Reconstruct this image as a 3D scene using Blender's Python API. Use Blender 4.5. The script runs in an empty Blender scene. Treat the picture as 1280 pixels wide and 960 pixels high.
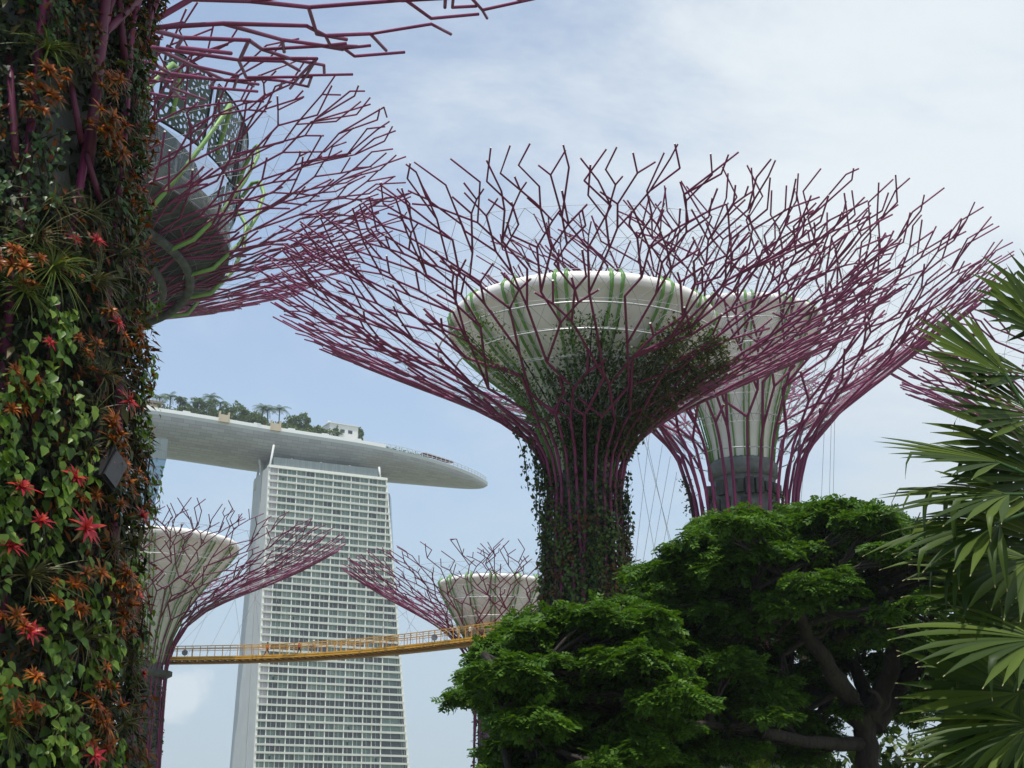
import bpy, math, random
import numpy as np
from mathutils import Vector, Matrix
R = math.radians
rng = np.random.default_rng(7)
random.seed(7)
S = bpy.context.scene
COL = S.collection

# ------------------------------------------------------------------ camera, sky, sun, exposure
TH = R(18.3); FPX = 1700.0; CAMZ = 1.6
cd = bpy.data.cameras.new('camera'); cam = bpy.data.objects.new('camera', cd); COL.objects.link(cam)
cam.location = (0, 0, CAMZ); cam.rotation_euler = (math.pi/2+TH, 0, 0)
cd.sensor_width = 36; cd.lens = 36*FPX/1280; cd.clip_end = 20000; cd.clip_start = .1
S.camera = cam
SUN_EL, SUN_AZ = R(75), R(196)          # azimuth from +Y (forward) clockwise towards +X
w = bpy.data.worlds.new('World'); S.world = w; w.use_nodes = True
nt = w.node_tree; nt.nodes.clear(); N = nt.nodes.new; LK = nt.links.new
out = N('ShaderNodeOutputWorld'); bg = N('ShaderNodeBackground'); bg.inputs[1].default_value = 0.10
sky = N('ShaderNodeTexSky'); sky.sky_type = 'NISHITA'; sky.sun_disc = False
sky.sun_elevation = SUN_EL; sky.sun_rotation = SUN_AZ; sky.air_density = 1.0; sky.dust_density = .5; sky.ozone_density = 1.5
tc = N('ShaderNodeTexCoord')
mp = N('ShaderNodeMapping'); mp.inputs['Scale'].default_value = (1.0, 1.0, 2.2); mp.inputs['Location'].default_value = (.35, .1, .2)
LK(tc.outputs['Generated'], mp.inputs[0])
n1 = N('ShaderNodeTexNoise'); n1.inputs['Scale'].default_value = 2.4; n1.inputs['Detail'].default_value = 11; n1.inputs['Roughness'].default_value = .62
n1.inputs['Distortion'].default_value = .35
LK(mp.outputs[0], n1.inputs['Vector'])
sx = N('ShaderNodeSeparateXYZ'); LK(tc.outputs['Generated'], sx.inputs[0])
def math_(op, a, b=None, clamp=False):
    m = N('ShaderNodeMath'); m.operation = op; m.use_clamp = clamp
    for i, v in enumerate((a, b)):
        if v is None: continue
        if isinstance(v, (int, float)): m.inputs[i].default_value = v
        else: LK(v, m.inputs[i])
    return m.outputs[0]
# thin high cloud, thicker towards the east (right) side of the sky
side = math_('MULTIPLY', sx.outputs[0], 0.62)
v = math_('ADD', n1.outputs['Fac'], side)
mr = N('ShaderNodeMapRange'); mr.interpolation_type = 'SMOOTHSTEP'
mr.inputs['From Min'].default_value = .36; mr.inputs['From Max'].default_value = .80
mr.inputs['To Min'].default_value = .23; mr.inputs['To Max'].default_value = .95
LK(v, mr.inputs['Value'])
# a small cumulus low in the sky
cum = Vector((-.2306, .9689, .0905)).normalized()
dp = N('ShaderNodeVectorMath'); dp.operation = 'SUBTRACT'; LK(tc.outputs['Generated'], dp.inputs[0]); dp.inputs[1].default_value = cum
sc_ = N('ShaderNodeVectorMath'); sc_.operation = 'MULTIPLY'; LK(dp.outputs[0], sc_.inputs[0]); sc_.inputs[1].default_value = (34, 34, 62)
ln = N('ShaderNodeVectorMath'); ln.operation = 'LENGTH'; LK(sc_.outputs[0], ln.inputs[0])
n2 = N('ShaderNodeTexNoise'); n2.inputs['Scale'].default_value = 42; n2.inputs['Detail'].default_value = 6; LK(tc.outputs['Generated'], n2.inputs['Vector'])
cv = math_('SUBTRACT', math_('ADD', math_('SUBTRACT', 1.0, ln.outputs['Value']), math_('MULTIPLY', n2.outputs['Fac'], 2.6)), 1.25)
cm = N('ShaderNodeMapRange'); cm.interpolation_type = 'SMOOTHSTEP'; cm.inputs['From Min'].default_value = 0; cm.inputs['From Max'].default_value = .8
cm.inputs['To Max'].default_value = .6
LK(cv, cm.inputs['Value'])
mask = mr.outputs[0]
tint = N('ShaderNodeMix'); tint.data_type = 'RGBA'; tint.blend_type = 'MULTIPLY'; tint.inputs[0].default_value = 1
LK(sky.outputs[0], tint.inputs[6]); tint.inputs[7].default_value = (1.86, 2.0, 2.02, 1)
mx = N('ShaderNodeMix'); mx.data_type = 'RGBA'
LK(mask, mx.inputs[0]); LK(tint.outputs[2], mx.inputs[6]); mx.inputs[7].default_value = (9.3, 10.0, 10.35, 1)
hz = N('ShaderNodeMapRange'); hz.interpolation_type = 'SMOOTHSTEP'; LK(sx.outputs[2], hz.inputs['Value'])
for k_, v_ in (('From Min', .02), ('From Max', .42), ('To Min', .88), ('To Max', 0)): hz.inputs[k_].default_value = v_
mh = N('ShaderNodeMix'); mh.data_type = 'RGBA'; LK(hz.outputs[0], mh.inputs[0]); LK(mx.outputs[2], mh.inputs[6]); mh.inputs[7].default_value = (5.3, 6.5, 7.5, 1)
mc = N('ShaderNodeMix'); mc.data_type = 'RGBA'; LK(cm.outputs[0], mc.inputs[0]); LK(mh.outputs[2], mc.inputs[6]); mc.inputs[7].default_value = (9.3, 10.0, 10.35, 1)
LK(mc.outputs[2], bg.inputs[0]); LK(bg.outputs[0], out.inputs[0])
sd = bpy.data.lights.new('sun', 'SUN'); sd.energy = 5.0; sd.angle = R(.53); sd.color = (1, .955, .88)
so = bpy.data.objects.new('sun', sd); COL.objects.link(so)
sdir = Vector((math.sin(SUN_AZ)*math.cos(SUN_EL), math.cos(SUN_AZ)*math.cos(SUN_EL), math.sin(SUN_EL)))
so.rotation_euler = sdir.to_track_quat('Z', 'Y').to_euler()
S.view_settings.view_transform = 'Standard'; S.view_settings.look = 'None'
S.view_settings.exposure = -0.12; S.view_settings.gamma = 1; S.view_settings.use_curve_mapping = False
S.cycles.max_bounces = 6; S.cycles.transparent_max_bounces = 8

# ------------------------------------------------------------------ helpers
c_, s_ = math.cos(TH), math.sin(TH)
def ray(px, py):
    x = (px-640)/FPX; v = (480-py)/FPX
    return np.array((x, c_-v*s_, s_+v*c_))
def at(px, py, Y):
    d = ray(px, py); return np.array((0, 0, CAMZ))+d*(Y/d[1])
def atz(px, py, Z):
    d = ray(px, py); return np.array((0, 0, CAMZ))+d*((Z-CAMZ)/d[2])
def xat(px, Y, Z):          # world x of a pixel column at depth Y, height Z
    return (px-640)/FPX*(Y*c_+(Z-CAMZ)*s_)
def nrm(v):
    v = np.asarray(v, float); return v/(np.linalg.norm(v, axis=-1, keepdims=True)+1e-12)

class MB:
    """collects polygons of one mesh"""
    def __init__(s): s.v = []; s.f = []; s.m = []; s.uv = []; s.sm = []; s.has_uv = False
    def face(s, idx, m=0, uv=None, sm=False):
        s.f.append(tuple(idx)); s.m.append(m); s.sm.append(sm); s.uv.append(uv)
        if uv: s.has_uv = True
    def add(s, pts):
        n = len(s.v); s.v.extend([tuple(map(float, p)) for p in pts]); return n
    def quad(s, a, b, c, d, m=0):
        n = s.add((a, b, c, d)); s.face((n, n+1, n+2, n+3), m)
    def hexa(s, p, m=0):     # 8 corners: bottom ring 0-3, top ring 4-7
        n = s.add(p)
        for q in ((3, 2, 1, 0), (4, 5, 6, 7), (0, 1, 5, 4), (1, 2, 6, 5), (2, 3, 7, 6), (3, 0, 4, 7)):
            s.face([n+i for i in q], m)
    def box(s, c, size, ax=(1, 0, 0), ay=(0, 1, 0), az=(0, 0, 1), m=0):
        c = np.asarray(c, float); a = np.asarray(ax, float)*size[0]/2; b = np.asarray(ay, float)*size[1]/2; d = np.asarray(az, float)*size[2]/2
        s.hexa([c-a-b-d, c+a-b-d, c+a+b-d, c-a+b-d, c-a-b+d, c+a-b+d, c+a+b+d, c-a+b+d], m)
    def tube(s, pts, rad, k=6, m=0, cap=None, capm=None):
        P = [np.asarray(p, float) for p in pts]; n = len(P)
        if not hasattr(rad, '__len__'): rad = [rad]*n
        T = []
        for i in range(n):
            d = P[min(i+1, n-1)]-P[max(i-1, 0)]; T.append(d/(np.linalg.norm(d)+1e-9))
        up = np.array((0, 0, 1.)) if abs(T[0][2]) < .9 else np.array((1., 0, 0))
        u = np.cross(up, T[0]); u /= np.linalg.norm(u)
        b0 = len(s.v)
        for i in range(n):
            u = u-T[i]*np.dot(u, T[i]); u /= np.linalg.norm(u)+1e-9; vv = np.cross(T[i], u)
            for j in range(k):
                a = 2*math.pi*j/k; q = P[i]+(u*math.cos(a)+vv*math.sin(a))*rad[i]; s.v.append((float(q[0]), float(q[1]), float(q[2])))
        for i in range(n-1):
            for j in range(k):
                s.face((b0+i*k+j, b0+i*k+(j+1) % k, b0+(i+1)*k+(j+1) % k, b0+(i+1)*k+j), m, sm=True)
        if cap in (1, 3): s.face([b0+j for j in range(k)][::-1], m if capm is None else capm)
        if cap in (2, 3): s.face([b0+(n-1)*k+j for j in range(k)], m if capm is None else capm)
    def loft(s, rings, closed=True, m=0, uvs=None, sm=True):
        n = len(rings[0]); b = len(s.v)
        for r in rings: s.add(r)
        for i in range(len(rings)-1):
            for j in range(n if closed else n-1):
                k = (j+1) % n
                uv = None
                if uvs: uv = [uvs(i, j), uvs(i, j+1), uvs(i+1, j+1), uvs(i+1, j)]
                s.face((b+i*n+j, b+i*n+k, b+(i+1)*n+k, b+(i+1)*n+j), m, uv, sm)
    def lathe(s, prof, n=48, c=(0, 0), m=0, a0=0, a1=2*math.pi, ms=None):
        full = abs(a1-a0-2*math.pi) < 1e-6
        rings = []
        for r, h in prof:
            rings.append([(c[0]+r*math.cos(a0+(a1-a0)*j/n), c[1]+r*math.sin(a0+(a1-a0)*j/n), h) for j in range(n if full else n+1)])
        if ms is None: s.loft(rings, full, m)
        else:
            for i in range(len(rings)-1): s.loft(rings[i:i+2], full, ms[i])
    def build(s, name, mats, parent=None, loc=None):
        me = bpy.data.meshes.new(name); me.from_pydata(s.v, [], s.f)
        if not isinstance(mats, (list, tuple)): mats = [mats]
        for mm in mats: me.materials.append(mm)
        me.polygons.foreach_set('material_index', s.m); me.polygons.foreach_set('use_smooth', s.sm)
        if s.has_uv:
            l = me.uv_layers.new(name='UVMap'); flat = []
            for f, u in zip(s.f, s.uv): flat.extend(u if u else [(0, 0)]*len(f))
            l.data.foreach_set('uv', np.array(flat, dtype=np.float32).ravel())
        me.update()
        o = bpy.data.objects.new(name, me); COL.objects.link(o)
        if parent: o.parent = parent
        if loc is not None: o.location = loc
        return o

def np_mesh(name, V, F, mats, parent=None, midx=None, smooth=False):
    V = np.asarray(V, np.float32); F = np.asarray(F, np.int32)
    me = bpy.data.meshes.new(name); k = F.shape[1]
    me.vertices.add(len(V)); me.vertices.foreach_set('co', V.ravel())
    me.loops.add(F.size); me.loops.foreach_set('vertex_index', F.ravel())
    me.polygons.add(len(F)); me.polygons.foreach_set('loop_start', np.arange(0, F.size, k, dtype=np.int32))
    me.polygons.foreach_set('loop_total', np.full(len(F), k, np.int32))
    if not isinstance(mats, (list, tuple)): mats = [mats]
    for mm in mats: me.materials.append(mm)
    if midx is not None: me.polygons.foreach_set('material_index', np.asarray(midx, np.int32))
    if smooth: me.polygons.foreach_set('use_smooth', np.ones(len(F), bool))
    me.update(calc_edges=True)
    o = bpy.data.objects.new(name, me); COL.objects.link(o)
    if parent: o.parent = parent
    return o

def scatter(T, F, O, Y, Z, sc):
    """copies of template T (n,3) at O with length axis Y and normal Z"""
    O = np.asarray(O, float); Y = nrm(Y); Z = np.asarray(Z, float); Z = nrm(Z-Y*np.sum(Z*Y, -1, keepdims=True)); X = np.cross(Y, Z)
    sc = np.broadcast_to(np.asarray(sc, float), (len(O),))
    V = O[:, None, :]+sc[:, None, None]*(T[None, :, 0:1]*X[:, None, :]+T[None, :, 1:2]*Y[:, None, :]+T[None, :, 2:3]*Z[:, None, :])
    n = len(T)
    FF = (F[None]+(np.arange(len(O))*n)[:, None, None]).reshape(-1, F.shape[1])
    return V.reshape(-1, 3), FF
class Leaves:
    def __init__(s): s.V = []; s.F = []; s.M = []; s.n = 0
    def add(s, T, F, O, Y, Z, sc, m=0):
        if len(O) == 0: return
        V, f = scatter(T, F, O, Y, Z, sc); s.V.append(V); s.F.append(f+s.n); s.n += len(V); s.M.append(np.full(len(f), m))
    def raw(s, V, F, m=0):
        s.V.append(np.asarray(V, float)); s.F.append(np.asarray(F)+s.n); s.n += len(V); s.M.append(np.full(len(F), m))
    def build(s, name, mats, parent=None, smooth=False):
        return np_mesh(name, np.concatenate(s.V), np.concatenate(s.F), mats, parent, np.concatenate(s.M), smooth)
HEART = np.array([(0, 0, 0), (0, .48, -.05), (0, 1, -.2), (-.28, .02, .05), (-.40, .36, .07), (-.20, .74, -.03), (.28, .02, .05), (.40, .36, .07), (.20, .74, -.03)])
HEART_F = np.array([(0, 1, 4, 3), (1, 2, 5, 4), (0, 6, 7, 1), (1, 7, 8, 2)])
LANCE = np.array([(0, 0, 0), (0, .5, -.03), (0, 1, -.12), (-.17, .42, .04), (.17, .42, .04)]); LANCE_F = np.array([(0, 1, 2, 3), (0, 4, 2, 1)])
def spray_template(n=4):
    """feathery compound leaf: rounded leaflets in pairs along a short stalk"""
    V = []; F = []
    for i in range(n):
        y = .10+.72*i/(n-1); L = .46*(1-.30*abs(i/(n-1)-.5))
        for sg in (-1, 1):
            b = len(V); z = -.20*y*y; a = .25+.5*i/(n-1)
            dx, dy = math.cos(a)*sg*L, math.sin(a)*L; nx, ny = -dy*.36, dx*.36*1
            V += [(0, y, z), (dx*.5+nx*sg, y+dy*.5+abs(ny)*.9, z+.02), (dx, y+dy, z-.07), (dx*.5-nx*sg, y+dy*.5-abs(ny)*.9, z-.02)]
            F.append((b, b+1, b+2, b+3) if sg < 0 else (b+3, b+2, b+1, b))
    return np.array(V), np.array(F)
SPRAY, SPRAY_F = spray_template()
def rand_unit(n):
    v = rng.normal(size=(n, 3)); return nrm(v)

def tag(o, label, cat, group=None, kind=None):
    if label: o['label'] = label
    if cat: o['category'] = cat
    if group: o['group'] = group
    if kind: o['kind'] = kind
    return o
def thing(name, label, cat, loc=(0, 0, 0), group=None, rz=0):
    o = bpy.data.objects.new(name, None); COL.objects.link(o); o.location = loc; o.rotation_euler = (0, 0, rz); o.empty_display_size = .3
    return tag(o, label, cat, group)

# ------------------------------------------------------------------ materials
def mat(name, col, rough=.6, var=0, vscale=4, col2=None, metal=0, bump=0, bscale=20, spec=.5, coord='Object', streak=None):
    m = bpy.data.materials.new(name); m.use_nodes = True; t = m.node_tree; b = t.nodes['Principled BSDF']
    b.inputs['Base Color'].default_value = (*col, 1); b.inputs['Roughness'].default_value = rough; b.inputs['Metallic'].default_value = metal
    b.inputs['Specular IOR Level'].default_value = spec
    if var or col2 or bump:
        tcn = t.nodes.new('ShaderNodeTexCoord'); mp_ = t.nodes.new('ShaderNodeMapping'); t.links.new(tcn.outputs[coord], mp_.inputs[0])
        if streak: mp_.inputs['Scale'].default_value = streak
    if var or col2:
        nz = t.nodes.new('ShaderNodeTexNoise'); nz.inputs['Scale'].default_value = vscale; nz.inputs['Detail'].default_value = 6; nz.inputs['Roughness'].default_value = .65
        t.links.new(mp_.outputs[0], nz.inputs['Vector'])
        rp = t.nodes.new('ShaderNodeValToRGB')
        a = col2 if col2 else tuple(x*(1-var) for x in col)
        e = col if col2 else tuple(min(1, x*(1+var)) for x in col)
        rp.color_ramp.elements[0].position = .33; rp.color_ramp.elements[1].position = .68
        rp.color_ramp.elements[0].color = (*a, 1); rp.color_ramp.elements[1].color = (*e, 1)
        t.links.new(nz.outputs['Fac'], rp.inputs[0]); t.links.new(rp.outputs[0], b.inputs['Base Color'])
    if bump:
        nb = t.nodes.new('ShaderNodeTexNoise'); nb.inputs['Scale'].default_value = bscale; nb.inputs['Detail'].default_value = 5
        t.links.new(mp_.outputs[0], nb.inputs['Vector'])
        bn = t.nodes.new('ShaderNodeBump'); bn.inputs['Strength'].default_value = bump; bn.inputs['Distance'].default_value = .1
        t.links.new(nb.outputs['Fac'], bn.inputs['Height']); t.links.new(bn.outputs[0], b.inputs['Normal'])
    return m
def leafmat(name, cols, rough=.42, trans=.3, spec=.25):
    """colour picked per leaf (per mesh island), some light passing through"""
    m = bpy.data.materials.new(name); m.use_nodes = True; t = m.node_tree; b = t.nodes['Principled BSDF']; o = t.nodes['Material Output']
    g = t.nodes.new('ShaderNodeNewGeometry'); rp = t.nodes.new('ShaderNodeValToRGB')
    el = rp.color_ramp.elements
    for i, c in enumerate(cols):
        p = i/max(1, len(cols)-1)
        e = el[i] if i < 2 else el.new(p)
        e.position = p; e.color = (*c, 1)
    for i, c in enumerate(cols): pass
    t.links.new(g.outputs['Random Per Island'], rp.inputs[0]); t.links.new(rp.outputs[0], b.inputs['Base Color'])
    b.inputs['Roughness'].default_value = rough; b.inputs['Specular IOR Level'].default_value = spec
    tr = t.nodes.new('ShaderNodeBsdfTranslucent'); mxs = t.nodes.new('ShaderNodeMixShader'); mxs.inputs[0].default_value = trans
    br = t.nodes.new('ShaderNodeMix'); br.data_type = 'RGBA'; br.blend_type = 'MULTIPLY'; br.inputs[0].default_value = 1
    t.links.new(rp.outputs[0], br.inputs[6]); br.inputs[7].default_value = (1.5, 1.5, .6, 1)
    t.links.new(br.outputs[2], tr.inputs[0]); t.links.new(b.outputs[0], mxs.inputs[1]); t.links.new(tr.outputs[0], mxs.inputs[2]); t.links.new(mxs.outputs[0], o.inputs[0])
    return m
M = {}
M['rod'] = mat('magenta_steel', (.165, .020, .080), .45, var=.22, vscale=1.2, spec=.3)
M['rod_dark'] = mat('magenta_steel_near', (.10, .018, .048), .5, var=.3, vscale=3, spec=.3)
M['white_cap'] = mat('pale_end_cap', (.42, .46, .40), .5)
M['cable'] = mat('cable_steel', (.30, .31, .33), .5)
M['hoop'] = mat('galvanised_hoop', (.55, .56, .55), .4, metal=.3)
M['bowl'] = mat('white_membrane', (.80, .775, .73), .55, var=.05, vscale=.5)
M['fin'] = mat('green_fin', (.12, .27, .06), .45, var=.15, vscale=.6)
M['fin_pale'] = mat('pale_green_tube', (.17, .33, .075), .5, var=.1, vscale=1)
M['concrete'] = mat('grey_concrete', (.15, .16, .155), .85, var=.3, vscale=1.5, bump=.3, bscale=8)
M['dark_concrete'] = mat('dark_mottled_concrete', (.065, .072, .066), .9, var=.5, vscale=1.2, bump=.4, bscale=6)  # darker grey than the plain concrete, tone varied by noise
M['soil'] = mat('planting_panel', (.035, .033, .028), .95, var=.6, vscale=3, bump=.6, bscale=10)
M['grass'] = mat('lawn_and_paths', (.17, .19, .12), .9, var=.4, vscale=.05)
M['bark'] = mat('rain_tree_bark', (.026, .020, .016), .92, var=.45, vscale=3, bump=.8, bscale=9, streak=(1, 1, .35))
M['cream'] = mat('cream_facade', (.78, .78, .72), .6, var=.05, vscale=.2)
M['endwall'] = mat('grey_cladding', (.52, .53, .52), .6, var=.06, vscale=.15)
M['darkgap'] = mat('dark_joint', (.06, .07, .075), .5)
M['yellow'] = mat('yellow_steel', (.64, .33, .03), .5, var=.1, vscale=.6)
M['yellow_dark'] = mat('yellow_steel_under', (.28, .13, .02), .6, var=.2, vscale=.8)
M['black'] = mat('black_casing', (.010, .010, .011), .65, spec=.2)

# ------------------------------------------------------------------ ground
g = MB(); 
xs = np.linspace(-1200, 1200, 25); ys = np.linspace(-500, 1900, 25)
g.v = [(x, y, 0) for y in ys for x in xs]
for j in range(24):
    for i in range(24): g.face((j*25+i, j*25+i+1, (j+1)*25+i+1, (j+1)*25+i))
ground = g.build('ground', M['grass']); ground['kind'] = 'structure'

# ------------------------------------------------------------------ supertrees
class Prof:
    def __init__(s, pts):
        p = np.array(pts, float)
        # smooth the flare
        from_h = p
        d = np.r_[0, np.cumsum(np.hypot(*np.diff(from_h, axis=0).T))]
        s.d = d; s.r = from_h[:, 0]; s.h = from_h[:, 1]; s.L = d[-1]
    def at(s, x): return np.interp(x, s.d, s.r), np.interp(x, s.d, s.h)
    def s_of_r(s, r):
        x = np.linspace(0, s.L, 800); rr = np.interp(x, s.d, s.r); i = np.argmax(rr >= r); return x[i]
    def s_of_h(s, h):
        x = np.linspace(0, s.L, 800); hh = np.interp(x, s.d, s.h); i = np.argmax(hh >= h); return x[i]
    def pos(s, x, phi):
        r, h = s.at(x)
        if x > s.L:
            k = x-s.L; dr = s.r[-1]-s.r[-2]; dh = s.h[-1]-s.h[-2]; q = math.hypot(dr, dh); r += k*dr/q; h += k*dh/q
        return np.array((r*math.cos(phi), r*math.sin(phi), h))

def grow_branch(mb, pf, phi0, half, s_neck, s_fork, rad0, rad1, seg, seed, split_w, k, stub_p=.5, h0=0, twist=0):
    rd = random.Random(seed)
    sTop = pf.L
    def rad(s): t = max(0, min(1, (s-s_neck)/(sTop-s_neck))); return rad0+(rad1-rad0)*t**.7
    s0 = pf.s_of_h(h0)
    pts = []; x = s0; phi = phi0
    # trunk run and smooth flare
    n1 = 8
    for i in range(n1): pts.append((s0+(s_neck-s0)*i/n1, phi0+twist*(1-i/n1)))
    n2 = 7
    for i in range(n2+1): pts.append((s_neck+(s_fork-s_neck)*i/n2, phi0))
    mb.tube([pf.pos(a, b) for a, b in pts], [rad(a) for a, b in pts], k, cap=1)
    def run(s, phi, lo, hi, sg, end, lvl):
        poly = [(s, phi)]
        while True:
            r = pf.at(s)[0]
            t = (s-s_neck)/(sTop-s_neck)
            L = seg*rd.uniform(.65, 1.5)*(1.4-.75*t)
            c = (lo+hi)/2
            wdt = (hi-lo)*r
            if wdt > split_w*rd.uniform(.75, 1.3) and s < sTop-.9*seg and lvl < 4:
                emit(poly)
                mid = lo+(hi-lo)*rd.uniform(.42, .58)
                a1, a2 = (lo+mid)/2, (mid+hi)/2
                L1, L2 = L*rd.uniform(.8, 1.3), L*rd.uniform(.8, 1.3)
                def lim(a, L_): # cap the fork angle near 42 degrees
                    mxd = .9*L_/r; return max(phi-mxd, min(phi+mxd, a))
                b1 = lim(a1+rd.uniform(-.15, .15)*(mid-lo), L1); b2 = lim(a2+rd.uniform(-.15, .15)*(hi-mid), L2)
                for (q, Lq, l_, h_, g_) in ((b1, L1, lo, mid, 1), (b2, L2, mid, hi, -1)):
                    mb.tube([pf.pos(s, phi), pf.pos(s+Lq, q)], [rad(s), rad(s+Lq)], k)
                    run(s+Lq, q, l_, h_, g_, sTop*1.0+rd.uniform(-1.3, -.25)*seg, lvl+1)
                return
            ang = R(rd.uniform(9, 27)+20*max(0, t-.5))
            if phi > hi-.12*(hi-lo): sg = -1
            elif phi < lo+.12*(hi-lo): sg = 1
            elif rd.random() < .25: ang *= .25
            n_s = s+L*math.cos(ang); n_phi = phi+sg*math.sin(ang)*L/max(r, 1)
            if t > .13 and rd.random() < stub_p and s < end-.5*L:     # free side rod, often with a knee
                an = -sg*R(rd.uniform(26, 52)); l2 = L*rd.uniform(.5, 1.0)
                q1 = (s+l2*math.cos(an), phi+math.sin(an)*l2/r); pl = [(s, phi), q1]
                if rd.random() < .6 and q1[0] < sTop-.6*seg:
                    l3 = L*rd.uniform(.45, .9); a3 = -an*rd.uniform(-.1, .5); pl.append((q1[0]+l3*math.cos(a3), q1[1]+math.sin(a3)*l3/r))
                    if rd.random() < .45:
                        a4 = an*rd.uniform(.9, 1.5); l4 = l3*.7; mb.tube([pf.pos(*q1), pf.pos(q1[0]+l4*math.cos(a4), q1[1]+math.sin(a4)*l4/r)], [rad(s)*.9]*2, k, cap=2, capm=1)
                mb.tube([pf.pos(*q) for q in pl], [rad(s)*.92]*len(pl), k, cap=2, capm=1)
            n_s = min(n_s, sTop+.12*seg); s, phi = n_s, n_phi; poly.append((s, phi)); sg = -sg
            if s > end: break
        emit(poly, True)
    def emit(poly, tip=False):
        if len(poly) > 1:
            mb.tube([pf.pos(a, b) for a, b in poly], [rad(a) for a, b in poly], k, cap=2 if tip else None, capm=1)
    run(s_fork, phi0, phi0-half, phi0+half, rd.choice((-1, 1)), sTop+rd.uniform(-1, .3)*seg, 0)

def supertree(label, axx, axy, prof, core, bowl, nrib=20, rad0=.15, rad1=.085, seg=2.6, seed=1, split_w=3.0, neck_h=20, fork_r=4.5,
              nfin=16, hoops=(), k=6, h0=0, finmat='fin', cable_r=.014, net=True, group='supertrees with magenta branching canopies', stub_p=.8, core_mat='concrete'):
    root = thing('supertree', label, 'supertree', (axx, axy, 0), group)
    pf = Prof(prof); rd = random.Random(seed)
    s_neck = pf.s_of_h(neck_h); s_fork = pf.s_of_r(fork_r)
    b = MB(); b.lathe([(core[0][0]*.2, core[0][1])]+list(core)+[(core[-1][0]*.2, core[-1][1])], 32); b.build('trunk_core', M[core_mat], root)
    for i in range(nrib):
        b = MB(); ph = 2*math.pi*(i+rd.uniform(-.18, .18))/nrib
        grow_branch(b, pf, ph, math.pi/nrib*1.12, s_neck, s_fork*rd.uniform(.99, 1.03), rad0, rad1, seg, seed*100+i, split_w, k, stub_p, h0, twist=rd.choice((-1, 1, 0))*rd.uniform(.1, .5))
        b.build('branch', [M['rod'], M['white_cap']], root)
    if bowl:
        b = MB(); pr = list(bowl); r, h = pr[-1]
        lip = [(r+.10*r*.4*math.sin(a)-.0, h+.055*r*(1-math.cos(a))) for a in np.linspace(0, math.pi*1.0, 7)][1:]
        inner = [(r*.93, h+.05*r), (r*.55, h-.1*r), (0.01, h-.35*r)]
        b.lathe(pr+lip+inner, 64); bo = b.build('bowl', M['bowl'], root)
        # thin panel seams on the membrane
        for j in range(nfin):
            ph = 2*math.pi*(j+.5)/nfin; sm = MB()
            for dphi in (-1, 1):
                pts = []; 
                for (rr, hh) in pr:
                    d = .085*rr**.35*dphi; q = np.array((math.cos(ph), math.sin(ph), 0)); t_ = np.array((-q[1], q[0], 0))
                    pts.append(q*(rr+.16)+t_*d*1.6+np.array((0, 0, hh-.06)))
                q = np.array((math.cos(ph), math.sin(ph), 0)); t_ = np.array((-q[1], q[0], 0))
                pts.append(q*(r+.26)+t_*.3*dphi+np.array((0, 0, h+.5))); pts.append(q*(r-.1)+t_*.26*dphi+np.array((0, 0, h+.95)))
                wd = [.06+.004*rr for rr, hh in pr]+[.13, .10]
                sm.tube(pts, wd, 5, cap=3)
            sm.build('fin', M[finmat], root)
    for hr, hh in hoops:
        b = MB(); b.tube([(hr*math.cos(a), hr*math.sin(a), hh) for a in np.linspace(0, 2*math.pi, 49)], .05, 5); b.build('hoop', M['hoop'], root)
    if net:
        b = MB(); n = 2*nrib
        sr = np.linspace(s_fork*1.02, pf.L*.92, 8)
        for x in sr:
            b.tube([pf.pos(x, 2*math.pi*j/n)*np.array((.985, .985, 1)) for j in range(n+1)], cable_r, 3)
        for j in range(n):
            for sg in (-1, 1):
                b.tube([pf.pos(x, 2*math.pi*(j+sg*i*1.0)/n)*np.array((.985, .985, 1)) for i, x in enumerate(sr)], cable_r, 3)
        b.build('cable_net', M['cable'], root)
    return root, pf

def scaled(pts, k): return [(r*k, h*k) for r, h in pts]
# --- the middle supertree
YA = 70.0; kA = YA/88.0
XA = xat(728, YA, 26)
profA = scaled([(2.65, 0), (2.6, 18), (2.42, 23.5), (2.8, 25.6), (3.85, 27.3), (5.7, 28.9), (8.2, 30.4), (11.5, 32.1), (15.2, 33.9), (18.8, 35.7), (22.2, 37.4)], kA)
coreA = scaled([(2.3, 0), (1.95, 20), (1.8, 25.2)], kA)
bowlA = scaled([(1.85, 24.6), (2.2, 26.2), (3.2, 28.6), (4.7, 30.6), (6.7, 32.2), (8.2, 33.7), (8.9, 34.7)], kA)
A, pfA = supertree('big vine-covered supertree in mid view with a white bowl inside its magenta canopy', XA, YA, profA, coreA, bowlA,
                   nrib=28, rad0=.10, rad1=.043, seg=2.0, seed=3, split_w=1.08, neck_h=23.5*kA, fork_r=3.9*kA, nfin=16,
                   hoops=scaled([(9.9, 33.2), (8.7, 31.9), (7.2, 30.6), (5.6, 29.2)], kA))
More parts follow.
